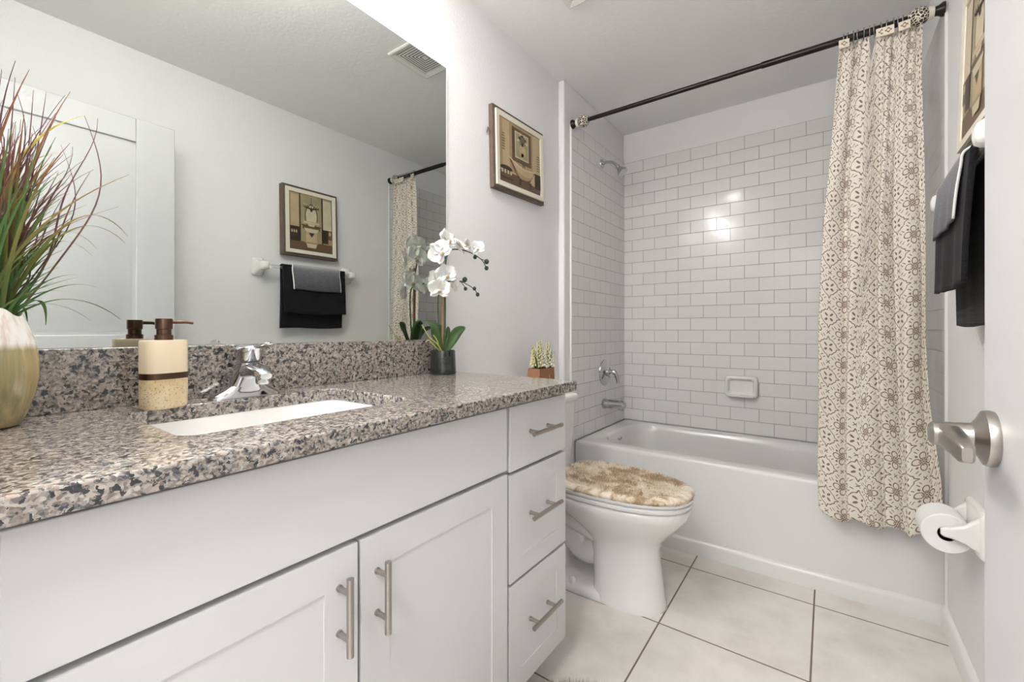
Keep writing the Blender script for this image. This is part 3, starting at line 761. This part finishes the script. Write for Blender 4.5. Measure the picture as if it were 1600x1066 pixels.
# top hem gather
hook_x = [1.207, 1.220, 1.236, 1.251, 1.268, 1.286, 1.301, 1.319, 1.338, 1.355, 1.370, 1.383]
face = {0: .15, 7: .1, 8: .0, 11: -.1}
plates = {0, 7, 8, 11}
hlab = ['leftmost hook', 'second hook from the left', 'third hook from the left', 'fourth hook from the left', 'fifth hook from the left', 'sixth hook from the left',
        'sixth hook from the right finial', 'fifth hook from the right finial', 'fourth hook from the right finial', 'third hook from the right finial', 'second hook from the right finial', 'hook nearest the right finial']
def make_hook(loc, rz, tilt, plate_on, lab):
    t_ = thing('curtain_hook', loc, lab, 'curtain hook', 'hooks along the curtain rod')
    b = MB(); q = Vector(loc)
    R = Matrix.Translation(q) @ Matrix.Rotation(rz, 4, 'Z')
    b.tube([R @ Vector((math.sin(a)*.0, math.sin(a)*.020, .002+math.cos(a)*.021)) for a in [math.radians(d) for d in range(-165, 166, 15)]], .0013, 6)
    b.tube([R @ Vector((0, -.006, -.018)), R @ Vector((0, -.012, -.034))], .0013, 6)
    part(b, 'wire_ring', 'wire', t_)
    if plate_on:
        b = MB(); R2 = Matrix.Translation(q+Vector((0, -.030, -.030))) @ Matrix.Rotation(tilt, 4, 'Z') @ Matrix.Rotation(-.12, 4, 'X')
        h = .0165
        vs = [(-h, -.003, -h), (h, -.003, -h), (h, -.003, h), (-h, -.003, h), (-h, .003, -h), (h, .003, -h), (h, .003, h), (-h, .003, h)]
        b.add(vs, [(0, 1, 2, 3), (5, 4, 7, 6), (0, 4, 5, 1), (1, 5, 6, 2), (2, 6, 7, 3), (3, 7, 4, 0)], 0, R2)
        for i_, uv_ in enumerate([(0, 0), (1, 0), (1, 1), (0, 1)]*2): b.uv[i_] = uv_
        part(b, 'ornament_tile', 'hooktile', t_, 'square cream tile with a brown flower', smooth=0, bevel=.001)
    return t_
for i, hx in enumerate(hook_x):
    make_hook((hx, RY, RZ-.001), random.uniform(-.25, .25), face.get(i, 1.2), i in plates,
              ('curtain hook with a square cream ornament, ' if i in plates else 'thin wire curtain hook on the dark rod, ')+hlab[i])

# ================================================================== pictures
def picture(name, label, origin, ux, uz, nrm, wd, ht, draw, depth=.022):
    """origin = centre on the wall; ux across, uz up, nrm out of the wall"""
    O = Vector(origin); ux = Vector(ux).normalized(); uz = Vector(uz).normalized(); nrm = Vector(nrm).normalized()
    M4 = Matrix.Translation(O) @ Matrix((ux, uz, nrm)).transposed().to_4x4()
    pc = thing(name, origin, label, 'picture')
    hw, hh = wd/2, ht/2
    def fr(h, w, z): return [(-h, -w, z), (h, -w, z), (h, w, z), (-h, w, z)]
    b = MB().loft([fr(hw, hh, .001), fr(hw, hh, depth), fr(hw-.004, hh-.004, depth+.001), fr(hw-.02, hh-.02, depth+.001)], True, True, M4=M4); part(b, 'outer_frame', 'walnut', pc, smooth=0)
    g = .016
    b = MB().loft([fr(hw-g, hh-g, depth), fr(hw-g, hh-g, depth+.010), fr(hw-g-.022, hh-g-.022, depth+.008), fr(hw-g-.024, hh-g-.024, depth+.004)], False, True, M4=M4); part(b, 'cream_moulding', 'cream', pc, smooth=0)
    b = MB(); a0, c0 = hw-g-.026, hh-g-.026; z0 = depth+.0048
    cols = []
    def poly(mi, pts, lay):
        z = z0+lay*.00025; k = len(b.v)
        for s_, t_ in pts: b.v.append(tuple(M4 @ Vector(((s_-.5)*2*a0, (t_-.5)*2*c0, z))))
        b.f.append(tuple(range(k, k+len(pts)))); b.mi.append(mi)
    draw(poly)
    part(b, 'print', ['p_brown', 'p_tan', 'p_light', 'p_olive', 'p_dark', 'p_cream'], pc, 'sepia print of an old bathroom', smooth=0, fix=False)
    return pc
for nm, c in dict(p_brown=(.17, .095, .05), p_tan=(.47, .33, .18), p_light=(.62, .47, .28), p_olive=(.42, .37, .22), p_dark=(.045, .03, .02), p_cream=(.72, .63, .45)).items():
    t = NT(nm); nz = t.noise(t.obj(), 22, 4, .65); t.set(color=t.mix(t.math('MULTIPLY', nz, .9), c, tuple(v*.6 for v in c)), rough=.42); M[nm] = t.m
def ell(cx, cy, rx, ry, a0=0, a1=360, n=20): return [(cx+rx*math.cos(math.radians(a0+(a1-a0)*i/n)), cy+ry*math.sin(math.radians(a0+(a1-a0)*i/n))) for i in range(n+(0 if a1-a0 >= 360 else 1))]
def rc(x0, x1, y0, y1): return [(x0, y0), (x1, y0), (x1, y1), (x0, y1)]
def draw_tub(P):
    P(4, rc(-.02, 1.02, -.02, 1.02), 0); P(2, rc(0, 1, 0, 1), 1); P(1, rc(.22, .80, .2, 1), 2); P(0, rc(0, 1, 0, .17), 3)
    P(1, rc(.0, .06, .2, 1), 3)
    P(0, rc(.28, .76, .40, .96), 4); P(5, rc(.35, .69, .47, .91), 5); P(3, rc(.37, .67, .49, .89), 6)
    P(2, ell(.53, .62, .085, .10), 7); P(2, rc(.50, .56, .51, .58), 7)                      # vase
    for a, l in ((60, .14), (90, .17), (120, .14), (35, .13), (145, .13), (75, .2), (105, .2)):   # sprigs
        r = math.radians(a); x, y = .53+l*math.cos(r), .70+l*math.sin(r)
        P(4, [(.525, .70), (.535, .70), (x+.008, y), (x-.008, y)], 8); P(5 if a % 2 else 4, ell(x, y, .028, .022, n=8), 9)
    # footed tub, higher at its left end
    P(0, [(.20, .42), (.30, .38), (.45, .335), (.62, .315), (.84, .345), (.86, .33), (.80, .24), (.74, .17), (.64, .12), (.48, .12), (.38, .18), (.30, .28)], 10); P(2, [(.25, .40), (.30, .375), (.45, .33), (.62, .31), (.82, .335), (.78, .25), (.70, .20), (.50, .19), (.36, .26)], 10.5)
    P(1, [(.34, .25), (.40, .19), (.49, .14), (.63, .14), (.72, .18), (.76, .22), (.60, .20), (.44, .225)], 11)
    P(5, [(.20, .435), (.30, .395), (.45, .35), (.62, .33), (.85, .36), (.87, .345), (.62, .305), (.45, .325), (.30, .37), (.20, .41)], 12)
    for x in (.44, .70): P(4, [(x, .13), (x+.05, .13), (x+.03, .05), (x+.05, .03), (x-.02, .03), (x+.01, .07)], 12)
    P(4, rc(.52, .532, .33, .42), 13); P(4, rc(.57, .582, .33, .42), 13); P(4, rc(.52, .58, .38, .39), 13)
    # towels on a stool
    P(4, ell(.13, .21, .14, .05), 13); 
    for i in range(4): P(5, rc(.02+i*.065, .06+i*.065, .13, .19), 14)
    P(4, rc(.0, .30, .05, .07), 14)
    for i in range(7):
        P(4, rc(.035, .10, .50+i*.042, .512+i*.042), 14); P(4, rc(.90, .97, .40+i*.042, .412+i*.042), 14)
    P(4, rc(.84, 1.0, .08, .34), 11); P(2, [(.70, .12), (.84, .1), (.84, .33)], 11)
def draw_sink(P):
    P(4, rc(-.02, 1.02, -.02, 1.02), 0); P(1, rc(0, 1, 0, 1), 1); P(5, rc(.02, .22, .35, .97), 2); P(2, rc(.80, .98, .40, .97), 2); P(0, rc(0, 1, 0, .15), 3)
    P(4, rc(.23, .26, .15, 1), 4); P(4, rc(.76, .79, .15, 1), 4); P(3, rc(.27, .75, .15, .97), 4); P(4, rc(.27, .75, .44, .455), 5)
    P(0, ell(.51, .62, .155, .23), 6); P(5, ell(.51, .62, .13, .205), 7); P(2, rc(.33, .69, .48, .53), 8); P(5, rc(.32, .70, .49, .515), 9)
    P(4, [(.505, .97), (.515, .97), (.515, .74), (.505, .74)], 10)
    for s_ in (-1, 1):
        for k in (.06, .12, .17):
            P(4, [(.51, .74), (.51+s_*k, .77), (.51+s_*(k+.015), .80), (.51+s_*(k+.006), .815), (.51+s_*(k-.012), .785), (.51, .76)], 11)
            P(5, rc(.51+s_*k-.006, .51+s_*k+.006, .81, .84), 12)
    P(4, ell(.51, .745, .03, .04), 12)
    P(0, rc(.30, .72, .38, .44), 9); P(5, [(.33, .40), (.69, .40), (.63, .33), (.39, .33)], 10); P(1, rc(.35, .67, .13, .34), 9); P(2, rc(.38, .64, .15, .32), 10)
    P(4, [(.44, .32), (.58, .32), (.51, .24)], 11)
    P(5, [(.38, .13), (.64, .13), (.61, .05), (.41, .05)], 11); P(4, rc(.39, .63, .125, .13), 12)
    P(4, rc(.10, .24, .17, .42), 6); P(0, rc(.0, .10, .25, .42), 6); P(4, rc(.79, 1, .14, .40), 6)
    for i in range(3): P(2, ell(.86+i*.05, .31, .018, .03, n=8), 8)
    P(2, ell(.06, .36, .03, .04, n=10), 8)
lean = .02
picture('framed_picture', 'framed sepia print of a footed bathtub on the wall between the mirror and the tub', (WL, -1.243, 1.885), (0, 1, .03), (0, -.03, 1), (1, 0, 0), .415, .362, draw_tub)
picture('framed_picture', 'framed sepia print of a washstand and chandelier on the right wall above the towels', (WR-.004, -1.425, 1.755), (0, -1, 0), (.03, 0, 1), (-1, 0, .03), .365, .438, draw_sink, .040)
b = MB().tube(spline([(WL+.001, -1.462, 1.955), (WL+.012, -1.472, 1.945), (WL+.004, -1.470, 1.93)], 8), .003, 8); tag(b.build('picture_hanger', 'walnut'), 'tiny dark hook beside the left edge of the bathtub picture', 'hook')

# ================================================================== towel bar and towels
tr = thing('towel_bar', (WR, -1.47, 1.40), 'white ceramic towel bar with clear rod on the right wall under the picture', 'towel bar')
BX, BZ = 1.424, 1.448
def bx(y): return BX+(y+1.44)*.028
for yy, sh_ in ((-1.735, 0), (-1.150, .022)):
    b = MB()
    def tp(x, hy, hz, zc=BZ): return [(x, yy+q[0], zc+q[1]) for q in [(p[0], p[1]) for p in rrect(-hy, hy, -hz, hz, min(hy, hz)*.5, 0, 6)]]
    b.loft([tp(WR-.0005, .034, .054), tp(WR-.010, .034, .054), tp(WR-.016, .030, .050), tp(WR-.035, .024, .036), tp(WR-.06, .022, .027), tp(WR-.083+sh_*.4, .023, .025), tp(WR-.106+sh_, .022, .024), tp(WR-.116+sh_, .017, .018), tp(WR-.119+sh_, .008, .008)])
    part(b, 'post', 'ceramic', tr, smooth=60)
b = MB().tube([(bx(-1.72), -1.72, BZ), (bx(-1.165), -1.165, BZ)], .009, 14); part(b, 'rod', 'acrylic', tr, 'clear rod')
def towel(name, label, y0, y1, zf, zb, off, mat, thick, group=None, flare=0):
    """cloth folded over the rod: front edge at zf, back edge at zb"""
    path = [Vector((BX+off+.004, 0, zb)), Vector((BX+off+.002, 0, zb+(BZ-zb)*.5)), Vector((BX+off, 0, BZ-.01))]
    for a in (20, 50, 90, 130, 160): r = math.radians(a); path.append(Vector((BX+off*math.cos(r), 0, BZ+off*math.sin(r))))
    path += [Vector((BX-off, 0, BZ-.01)), Vector((BX-off-.006, 0, zf+(BZ-zf)*.5)), Vector((BX-off-.010-flare, 0, zf))]
    n = 60; sp_ = spline(path, n)
    def f(u, v):
        q = sp_[int(round(v*n))]; hang = min(1, max(0, (BZ-q.z)/.2))
        s_ = -1 if v > .5 else 1
        return Vector((q.x+bx(lerp(y0, y1, u))-BX+hang*(.003*math.sin(u*9+v*5)+.0025*math.sin(u*21))*(1 if v > .5 else .3), lerp(y0, y1, u)+.003*math.sin(v*14), q.z+.003*math.sin(u*7+v)*hang))
    b = MB().grid(f, 40, n, uvf=lambda u, v: (u, v))
    return tag(b.build(name, mat, smooth=180, thick=thick, fix=False, bevel=0), label, 'towel', group)
towel('bath_towel', 'charcoal black bath towel folded over the bar on the right wall', -1.632, -1.212, 1.172, 1.082, .0175, 'towel', .010)
towel('hand_towel', 'small grey striped towel with white edges laid over the black bath towel', -1.580, -1.255, 1.318, 1.385, .0275, 'towel2', .005)

# ================================================================== toilet paper
th = thing('toilet_paper_holder', (WR, -1.185, .50), 'white ceramic toilet paper holder with two arms on the right wall below the towels', 'toilet paper holder')
PX, PZ = 1.425, .512
b = MB()
def pl_(x, g): return [(x, q[0], q[1]) for q in [(p[0], p[1]) for p in rrect(-1.272+g, -1.098-g, .452+g, .585-g, .02, 0, 6)]]
b.loft([pl_(WR-.0005, 0), pl_(WR-.010, 0), pl_(WR-.017, .006)]); part(b, 'wall_plate', 'ceramic', th, smooth=50)
for ya, dy in ((-1.254, 1), (-1.116, -1)):
    b = MB()
    def ar(x, hy, hz, zc): return [(x, ya+q[0], zc+q[1]) for q in [(p[0], p[1]) for p in rrect(-hy, hy, -hz, hz, min(hy, hz)*.8, 0, 5)]]
    b.loft([ar(WR-.010, .014, .055, .520), ar(WR-.022, .011, .042, .518), ar(WR-.045, .009, .024, .514), ar(PX+.005, .008, .015, PZ), ar(PX-.010, .008, .013, PZ), ar(PX-.016, .005, .008, PZ)])
    part(b, 'arm', 'ceramic', th, smooth=60)
b = MB().tube([(PX, -1.250, PZ), (PX, -1.120, PZ)], .007, 12); part(b, 'spindle', 'ceramic', th)
rp = thing('toilet_paper_roll', (PX, -1.185, PZ-.054), 'white toilet paper roll on the ceramic holder', 'toilet paper')
cz = PZ-.011
b = MB().lathe([(.020, -1.236), (.052, -1.236), (.0545, -1.233), (.0545, -1.137), (.052, -1.134), (.020, -1.134), (.020, -1.236)], (PX, 0, cz), 'y', 48); part(b, 'paper', 'paper', rp)
b = MB().lathe([(.0200, -1.2355), (.0200, -1.1345), (.0185, -1.1345), (.0185, -1.2355), (.0200, -1.2355)], (PX, 0, cz), 'y', 32); part(b, 'cardboard_core', 'card', rp, 'brown cardboard core')

# ================================================================== soap dispenser
SXc, SYc = .058, -2.634
sd = thing('soap_dispenser', (SXc, SYc, CT), 'cream and sand-stone soap dispenser with bronze pump left of the faucet', 'soap dispenser')
ca, sa = math.cos(.25), math.sin(.25)
def ov(rx, ry, z, p=.75): 
    out = []
    for k in range(36):
        a = 2*PI*k/36; x, y = rx*spow(math.cos(a), p), ry*spow(math.sin(a), p)
        out.append((SXc+x*ca-y*sa, SYc+x*sa+y*ca, CT+z))
    return out
b = MB().loft([ov(.0275, .036, 0), ov(.030, .0385, .004), ov(.0305, .039, .030), ov(.0305, .039, .060)]); part(b, 'stone_base', 'stone', sd, 'speckled sand stone base', smooth=60)
b = MB().loft([ov(.0312, .0397, .0595), ov(.0312, .0397, .0715)]); part(b, 'band', 'bronze', sd, 'dark bronze band', smooth=60)
b = MB().loft([ov(.0305, .039, .071), ov(.0305, .039, .134), ov(.029, .0375, .1375)]); part(b, 'upper_body', 'cream_ceramic', sd, 'smooth cream upper body', smooth=60)
b = MB().lathe([(.001, 1.0515), (.0155, 1.0515), (.0155, 1.0615), (.0125, 1.0625), (.0125, 1.073), (.0145, 1.074), (.0145, 1.0935), (.0135, 1.095), (.001, 1.095)], (SXc, SYc, 0), n=28)
b.tube([(SXc, SYc+.01, 1.0885), (SXc+.012, SYc+.035, 1.0885), (SXc+.016, SYc+.046, 1.086)], [.0042, .0036, .003], 10); part(b, 'pump', 'bronze', sd, 'bronze pump with nozzle', smooth=45)

# ================================================================== vase with tall grass
VX, VYc = .062, -2.868
gp = thing('potted_grass', (VX, VYc, CT), 'tall artificial grass with rust and purple blades in a glazed vase at the left end of the worktop', 'potted plant')
b = MB(); N = 48; rings = []
for r, h in [(.034, 0), (.040, .003), (.047, .02), (.0555, .05), (.0600, .08), (.0595, .11), (.055, .14), (.048, .165), (.042, .180), (.040, .186), (.037, .184), (.036, .172), (.034, .165)]:
    ring = []
    for k in range(N):
        a = 2*PI*k/N; rr = r*(1+.035*abs(math.sin(a*4))*min(1, h*12)); z = h+(.004*math.sin(a*5)+.003*math.sin(a*3+1) if h > .16 else 0)
        ring.append((VX+rr*math.cos(a), VYc+rr*math.sin(a), CT+z))
    rings.append(ring)
b.loft(rings, True, True); part(b, 'vase', 'vase', gp, 'olive glazed vase with a white top', smooth=70)
rnd = random.Random(11)
def blade(b, base, tip, bend, w, n=14, curl=None):
    base = Vector(base); tip = Vector(tip)
    mid = base.lerp(tip, .5)+Vector(bend); pts = []
    for i in range(n+1):
        t_ = i/n; pts.append(base*(1-t_)**2+mid*2*t_*(1-t_)+tip*t_*t_)
    if curl:
        for i, q in enumerate(pts):
            t_ = i/n; pts[i] = q+Vector((0, math.sin(t_*curl[0]*PI)*curl[1]*t_, 0))
    k0 = len(b.v); side = Vector((.45, .85, 0)).normalized()
    for i, q in enumerate(pts):
        t_ = i/n; ww = w*(1-t_**2.2)*.5+.0003
        b.v.append(tuple(q-side*ww)); b.v.append(tuple(q+Vector((.25*ww, -.12*ww, .3*ww)))); b.v.append(tuple(q+side*ww))
    for i in range(n):
        a = k0+i*3
        b.f += [(a, a+1, a+4, a+3), (a+1, a+2, a+5, a+4)]; b.mi += [0, 0]
def base_pt(): a = rnd.uniform(0, 2*PI); r = .028*math.sqrt(rnd.random()); return (VX+r*math.cos(a), VYc+r*math.sin(a), CT+.15)
def tuft(name, mat, cnt, hmin, hmax, spread, w, curl=None, label=None, stuff=False):
    one = MB()
    for i in range(cnt):
        b = one if stuff else MB(); bp = base_pt(); h = rnd.uniform(hmin, hmax)
        dx, dy = rnd.gauss(.0, spread*.6), rnd.gauss(.02, spread)
        tp_ = (max(-.012, bp[0]+dx*1.2), bp[1]+dy, CT+.15+h)
        blade(b, bp, tp_, (-dx*.2, -dy*.35, h*.12), w*rnd.uniform(.7, 1.2), curl=curl and (rnd.uniform(1.5, 3.2), rnd.uniform(-.02, .02)))
        if not stuff: part(b, name, mat, gp, label, smooth=60, fix=False)
    if stuff: part(one, name, mat, gp, label, smooth=60, fix=False)['kind'] = 'stuff'
tuft('grass_filler', 'blade_a', 60, .10, .36, .042, .0050, stuff=True)
tuft('grass_filler', 'blade_b', 60, .08, .28, .040, .0050, stuff=True)
tuft('grass_filler', 'blade_c', 90, .14, .40, .046, .0026, curl=True, stuff=True)
tuft('grass_blade', 'blade_b', 26, .16, .34, .055, .0055)
tuft('grass_blade', 'blade_a', 24, .22, .42, .050, .0055)
tuft('grass_blade', 'blade_c', 26, .26, .43, .060, .0030, curl=True)
# the blades that stand out one by one
def own(base_dz, tip, bend, w, mat, curl=None, lab=None):
    b = MB(); bp = (VX+rnd.uniform(-.01, .01), VYc+.012, CT+.16+base_dz); blade(b, bp, tip, bend, w, 22, curl); part(b, 'grass_blade', mat, gp, lab, smooth=60, fix=False)
own(0, (.10, -2.752, 1.452), (-.01, -.075, .115), .0085, 'blade_y', lab='broad ochre blade')
own(0, (.075, -2.694, 1.250), (.0, .005, .200), .0055, 'blade_a')
own(0, (.085, -2.700, 1.235), (.0, .0, .175), .0045, 'blade_a')
own(0, (.075, -2.705, 1.092), (.0, .0, .085), .0060, 'blade_b')
own(0, (.065, -2.735, 1.150), (.0, .005, .060), .0050, 'blade_b')
own(0, (.07, -2.762, 1.17), (0, .0, .05), .0045, 'blade_b')
own(0, (.065, -2.750, 1.462), (.0, .045, -.02), .0030, 'blade_c', (2.6, .016))
own(0, (.065, -2.742, 1.460), (.0, .075, -.04), .0030, 'blade_c', (2.2, -.018))
own(0, (.065, -2.745, 1.36), (.0, .02, .0), .0030, 'blade_c', (2.0, .008))
own(0, (.065, -2.800, 1.482), (.0, .01, .0), .0032, 'blade_c')
own(0, (.065, -2.815, 1.478), (.0, .012, .0), .0032, 'blade_c')
own(0, (.06, -2.835, 1.492), (.0, .0, .0), .0034, 'blade_c')
own(0, (.06, -2.80, 1.08), (.02, .03, .09), .0090, 'blade_b')

# ================================================================== orchid
OX, OY = .036, -1.815
oc_ = thing('potted_orchid', (OX, OY, CT), 'white artificial orchid in a dark round pot at the right end of the splashback', 'potted plant')
b = MB().lathe([(.044, CT+0), (.0465, CT+.003), (.0465, CT+.010), (.0455, CT+.03), (.0445, CT+.06), (.0435, CT+.082), (.0425, CT+.085), (.040, CT+.084), (.0395, CT+.072), (.001, CT+.072)], (OX, OY, 0), n=40); part(b, 'pot', 'black_pot', oc_, 'dark round glossy pot', smooth=40)
b = MB().lathe([(.001, CT+.0735), (.038, CT+.0725)], (OX, OY, 0), n=20); part(b, 'soil', 'soil', oc_)
b = MB().tube([(OX, OY-.004, CT+.07), (OX, OY+.002, 1.306)], .0042, 8); part(b, 'stake', 'stake', oc_, 'brown stake')
b = MB().tube([(OX+.004, OY+.004, CT+.07), (OX+.003, OY+.008, 1.30)], .0028, 8)
b.tube(spline([(OX+.003, OY+.008, 1.29), (OX, -1.798, 1.335), (OX, -1.775, 1.365), (OX, -1.72, 1.374), (OX, -1.666, 1.371), (OX, -1.63, 1.362), (OX, -1.60, 1.352), (OX, -1.58, 1.335), (OX, -1.572, 1.322)], 30), [.0026]*20+[.0018]*11, 8)
b.tube(spline([(OX, -1.61, 1.355), (OX, -1.59, 1.353), (OX, -1.572, 1.349)], 6), .0014, 6)
part(b, 'flower_stem', 'stem', oc_)
b = MB().tube(spline([(OX-.004, OY-.01, CT+.07), (OX-.004, -1.836, 1.12), (OX-.002, -1.836, 1.20), (OX, -1.822, 1.235), (OX, -1.78, 1.250), (OX, -1.72, 1.254), (OX, -1.69, 1.247), (OX, -1.666, 1.240), (OX, -1.64, 1.228), (OX, -1.626, 1.213)], 36), [.0026]*22+[.0017]*15, 8)
b.tube(spline([(OX, -1.72, 1.252), (OX, -1.705, 1.240), (OX, -1.697, 1.231)], 6), .0013, 6); b.tube(spline([(OX, -1.72, 1.254), (OX, -1.71, 1.260), (OX, -1.70, 1.263)], 6), .0013, 6)
part(b, 'flower_stem', 'stem', oc_)
for y, z, r in ((-1.5687, 1.3485, .010), (-1.569, 1.322, .0085), (-1.640, 1.357, .0078), (-1.6994, 1.2637, .0098), (-1.6437, 1.2338, .0075), (-1.6245, 1.2115, .0080), (-1.6957, 1.2290, .0070)):
    b = MB().sphere((OX, y, z), r, 12, 8, (1, 1, 1.08)); part(b, 'bud', 'bud', oc_)
def orchid_flower(c, dirn, size, roll=0):
    """five petals and a lip; dirn = where the flower looks"""
    R = Vector(dirn).normalized().to_track_quat('Z', 'Y').to_matrix().to_4x4(); T = Matrix.Translation(c) @ R @ Matrix.Rotation(roll, 4, 'Z') @ Matrix.Scale(size, 4)
    b = MB()
    def petal(ang, ln, wd, cup, lift):
        k0 = len(b.v); nu, nv = 8, 8
        for j in range(nv+1):
            t_ = j/nv; ww = wd*(math.sin(PI*min(1, .06+t_*.94))**.62)*(1-.15*t_)
            for i in range(nu+1):
                s_ = i/nu*2-1; x = s_*ww; y = t_*ln; z = lift+cup*(t_**2)*.5+.16*(s_*s_)*ww-.05*math.sin(t_*5+s_*2)
                ca_, sa_ = math.cos(ang), math.sin(ang)
                b.v.append(tuple(T @ Vector((x*ca_-y*sa_, x*sa_+y*ca_, z))))
        for j in range(nv):
            for i in range(nu): a = k0+j*(nu+1)+i; b.f.append((a, a+1, a+nu+2, a+nu+1)); b.mi.append(0)
    petal(0, .56, .24, .2, 0); petal(math.radians(128), .54, .21, .2, 0); petal(math.radians(-128), .54, .21, .2, 0)
    petal(math.radians(66), .60, .36, .1, .04); petal(math.radians(-66), .60, .36, .1, .04)
    fl = part(b, 'flower', 'petal', oc_, 'white orchid bloom', smooth=80, fix=False)
    b = MB(); rings = []
    for t_, r in ((0, .05), (.10, .09), (.2, .10), (.3, .07), (.36, .02)):
        rings.append([tuple(T @ Vector((r*math.cos(2*PI*k/12), -.02-t_*.5+r*.5*math.sin(2*PI*k/12), .05+.10*math.sin(t_*8)+r*.6*math.sin(2*PI*k/12)))) for k in range(12)])
    b.loft(rings); part(b, 'lip', 'petal_c', fl, 'pale yellow lip', smooth=80)
for c, d, s_, ro in (((OX+.005, -1.800, 1.395), (1, .1, .35), .078, .2), ((OX+.01, -1.755, 1.385), (.8, .5, .5), .075, 2.6), ((OX+.012, -1.842, 1.345), (.8, -.8, .0), .080, .9),
                     ((OX+.005, -1.690, 1.392), (.9, .3, .1), .062, .0), ((OX+.010, -1.640, 1.390), (.8, -.9, .2), .058, .4),
                     ((OX+.012, -1.815, 1.268), (.9, -.3, .1), .076, .3), ((OX+.014, -1.850, 1.215), (.9, -.5, -.1), .074, .0), ((OX-.004, -1.760, 1.245), (.3, .9, .0), .066, .5),
                     ((OX-.012, -1.815, 1.350), (-.9, -.3, .1), .078, .4), ((OX-.012, -1.835, 1.250), (-.9, -.2, .1), .074, .2), ((OX+.02, -1.735, 1.380), (.6, .2, .7), .070, 1.2)):
    orchid_flower(c, d, s_, ro)
def leaf(parent, name, mat, pts, w, label=None, nrm=(1, 0, 0)):
    sp_ = spline(pts, 16); b = MB(); nrm = Vector(nrm)
    k0 = len(b.v)
    for i, q in enumerate(sp_):
        t_ = i/16; d = (sp_[min(i+1, 16)]-sp_[max(i-1, 0)]).normalized(); s_ = d.cross(nrm).normalized(); ww = w*(math.sin(PI*(.06+.93*t_))**.6)
        nn = s_.cross(d)
        for u in (-1, -.5, 0, .5, 1): b.v.append(tuple(q+s_*u*ww+nn*(abs(u)**1.5)*ww*.35))
    for i in range(16):
        for j in range(4): a = k0+i*5+j; b.f.append((a, a+1, a+6, a+5)); b.mi.append(0)
    return part(b, name, mat, parent, label, smooth=80, thick=.0012, fix=False)
leaf(oc_, 'leaf', 'leaf', [(OX, OY+.006, CT+.075), (OX+.006, OY+.030, CT+.115), (OX+.010, -1.752, CT+.150), (OX+.012, -1.712, CT+.168)], .020, nrm=(.8, .1, .7))
leaf(oc_, 'leaf', 'leaf', [(OX, OY-.006, CT+.075), (OX-.002, OY-.028, CT+.125), (OX-.002, -1.862, CT+.165), (OX-.006, -1.888, CT+.186)], .016, nrm=(.5, -.6, .7))
leaf(oc_, 'leaf', 'leaf', [(OX, OY, CT+.075), (OX-.016, OY-.004, CT+.13), (OX-.030, OY-.002, CT+.175), (OX-.04, OY+.006, CT+.185)], .022, nrm=(1, .2, .5))
leaf(oc_, 'leaf', 'leaf', [(OX, OY+.004, CT+.075), (OX+.002, OY+.012, CT+.12), (OX+.004, OY+.018, CT+.155), (OX+.004, OY+.022, CT+.170)], .012, nrm=(1, 0, .2))
for pts in ([(OX, OY, CT+.072), (OX+.01, -1.85, CT+.105), (OX+.012, -1.895, CT+.135), (OX+.01, -1.925, CT+.175)], [(OX, OY, CT+.072), (OX+.012, -1.845, CT+.095), (OX+.018, -1.865, CT+.125), (OX+.012, -1.875, CT+.14)],
            [(OX, OY, CT+.072), (OX+.006, -1.86, CT+.10), (OX+.0, -1.885, CT+.122), (OX-.004, -1.895, CT+.115)]):
    b = MB().tube(spline(pts, 12), [.0022]*8+[.0015]*5, 6); part(b, 'aerial_root', 'root', oc_, 'yellow-green root')

# ================================================================== small planter on the toilet tank
QX, QY, QZ = .085, -1.232, .769
fp = thing('flower_planter', (QX, QY, QZ), 'small wooden planter of pale yellow flower spikes on the toilet tank behind the worktop end', 'potted plant')
b = MB(); hy, hx = .068, .035
b.loft([[(QX+sx_*hx*k, QY+sy_*hy*k, QZ+z) for sx_, sy_ in ((-1, -1), (1, -1), (1, 1), (-1, 1))] for z, k in ((0, 1.0), (.128, .93), (.128, .85), (.118, .85))], True, True)
part(b, 'planter_box', 'terra', fp, 'reddish brown wooden box', smooth=0, bevel=.001)
b = MB().box(QX-.004, QX+hx+.002, QY-.004+.02, QY+.028+.02, QZ+.03, QZ+.10); part(b, 'tag', 'terra', fp, bevel=.002)
rnd = random.Random(21)
spk = [(-.046, .052, 0), (-.030, .085, 0), (-.016, .072, 0), (-.004, .045, 1), (.006, .060, 0), (.018, .092, 0), (.028, .045, 1), (.040, .080, 0), (-.038, .066, 0), (.050, .050, 1)]
for i, (dy, h, wt_) in enumerate(spk):
    bx = QX+rnd.uniform(-.015, .02); b = MB(); z0 = QZ+.118
    top_ = Vector((bx+rnd.uniform(-.01, .01), QY+dy*1.15, z0+.048+h))
    foot = Vector((bx, QY+dy*.9, z0))
    b.tube([foot, foot.lerp(top_, .5)+Vector((0, 0, .002)), top_], .0015, 6)
    st_ = part(b, 'flower_spike', 'stem', fp)
    b = MB()
    for j in range(46):
        t_ = .18+.82*j/46; q = foot.lerp(top_, t_); a = j*2.4; r = .0135*(1.15-t_)*1.4+.001
        b.sphere((q.x+r*math.cos(a), q.y+r*math.sin(a), q.z), .0050*(1.4-t_*.75), 6, 4)
    part(b, 'florets', 'spike_w' if wt_ else 'spike', st_, smooth=80)
for i in range(22):
    dy = rnd.uniform(-.055, .055); o_ = rnd.uniform(-.025, .025)+dy*.9; b = MB(); bx = QX+rnd.uniform(-.015, .022)
    base = Vector((bx, QY+dy, QZ+.118)); tip = Vector((bx+rnd.uniform(-.02, .02), QY+dy+o_, QZ+.118+rnd.uniform(.06, .125)))
    blade(b, base, tip, (0, -o_*.2, .008), .0042, 8); part(b, 'leaf', 'blade_b' if i % 3 else 'leaf', fp, smooth=60, fix=False)
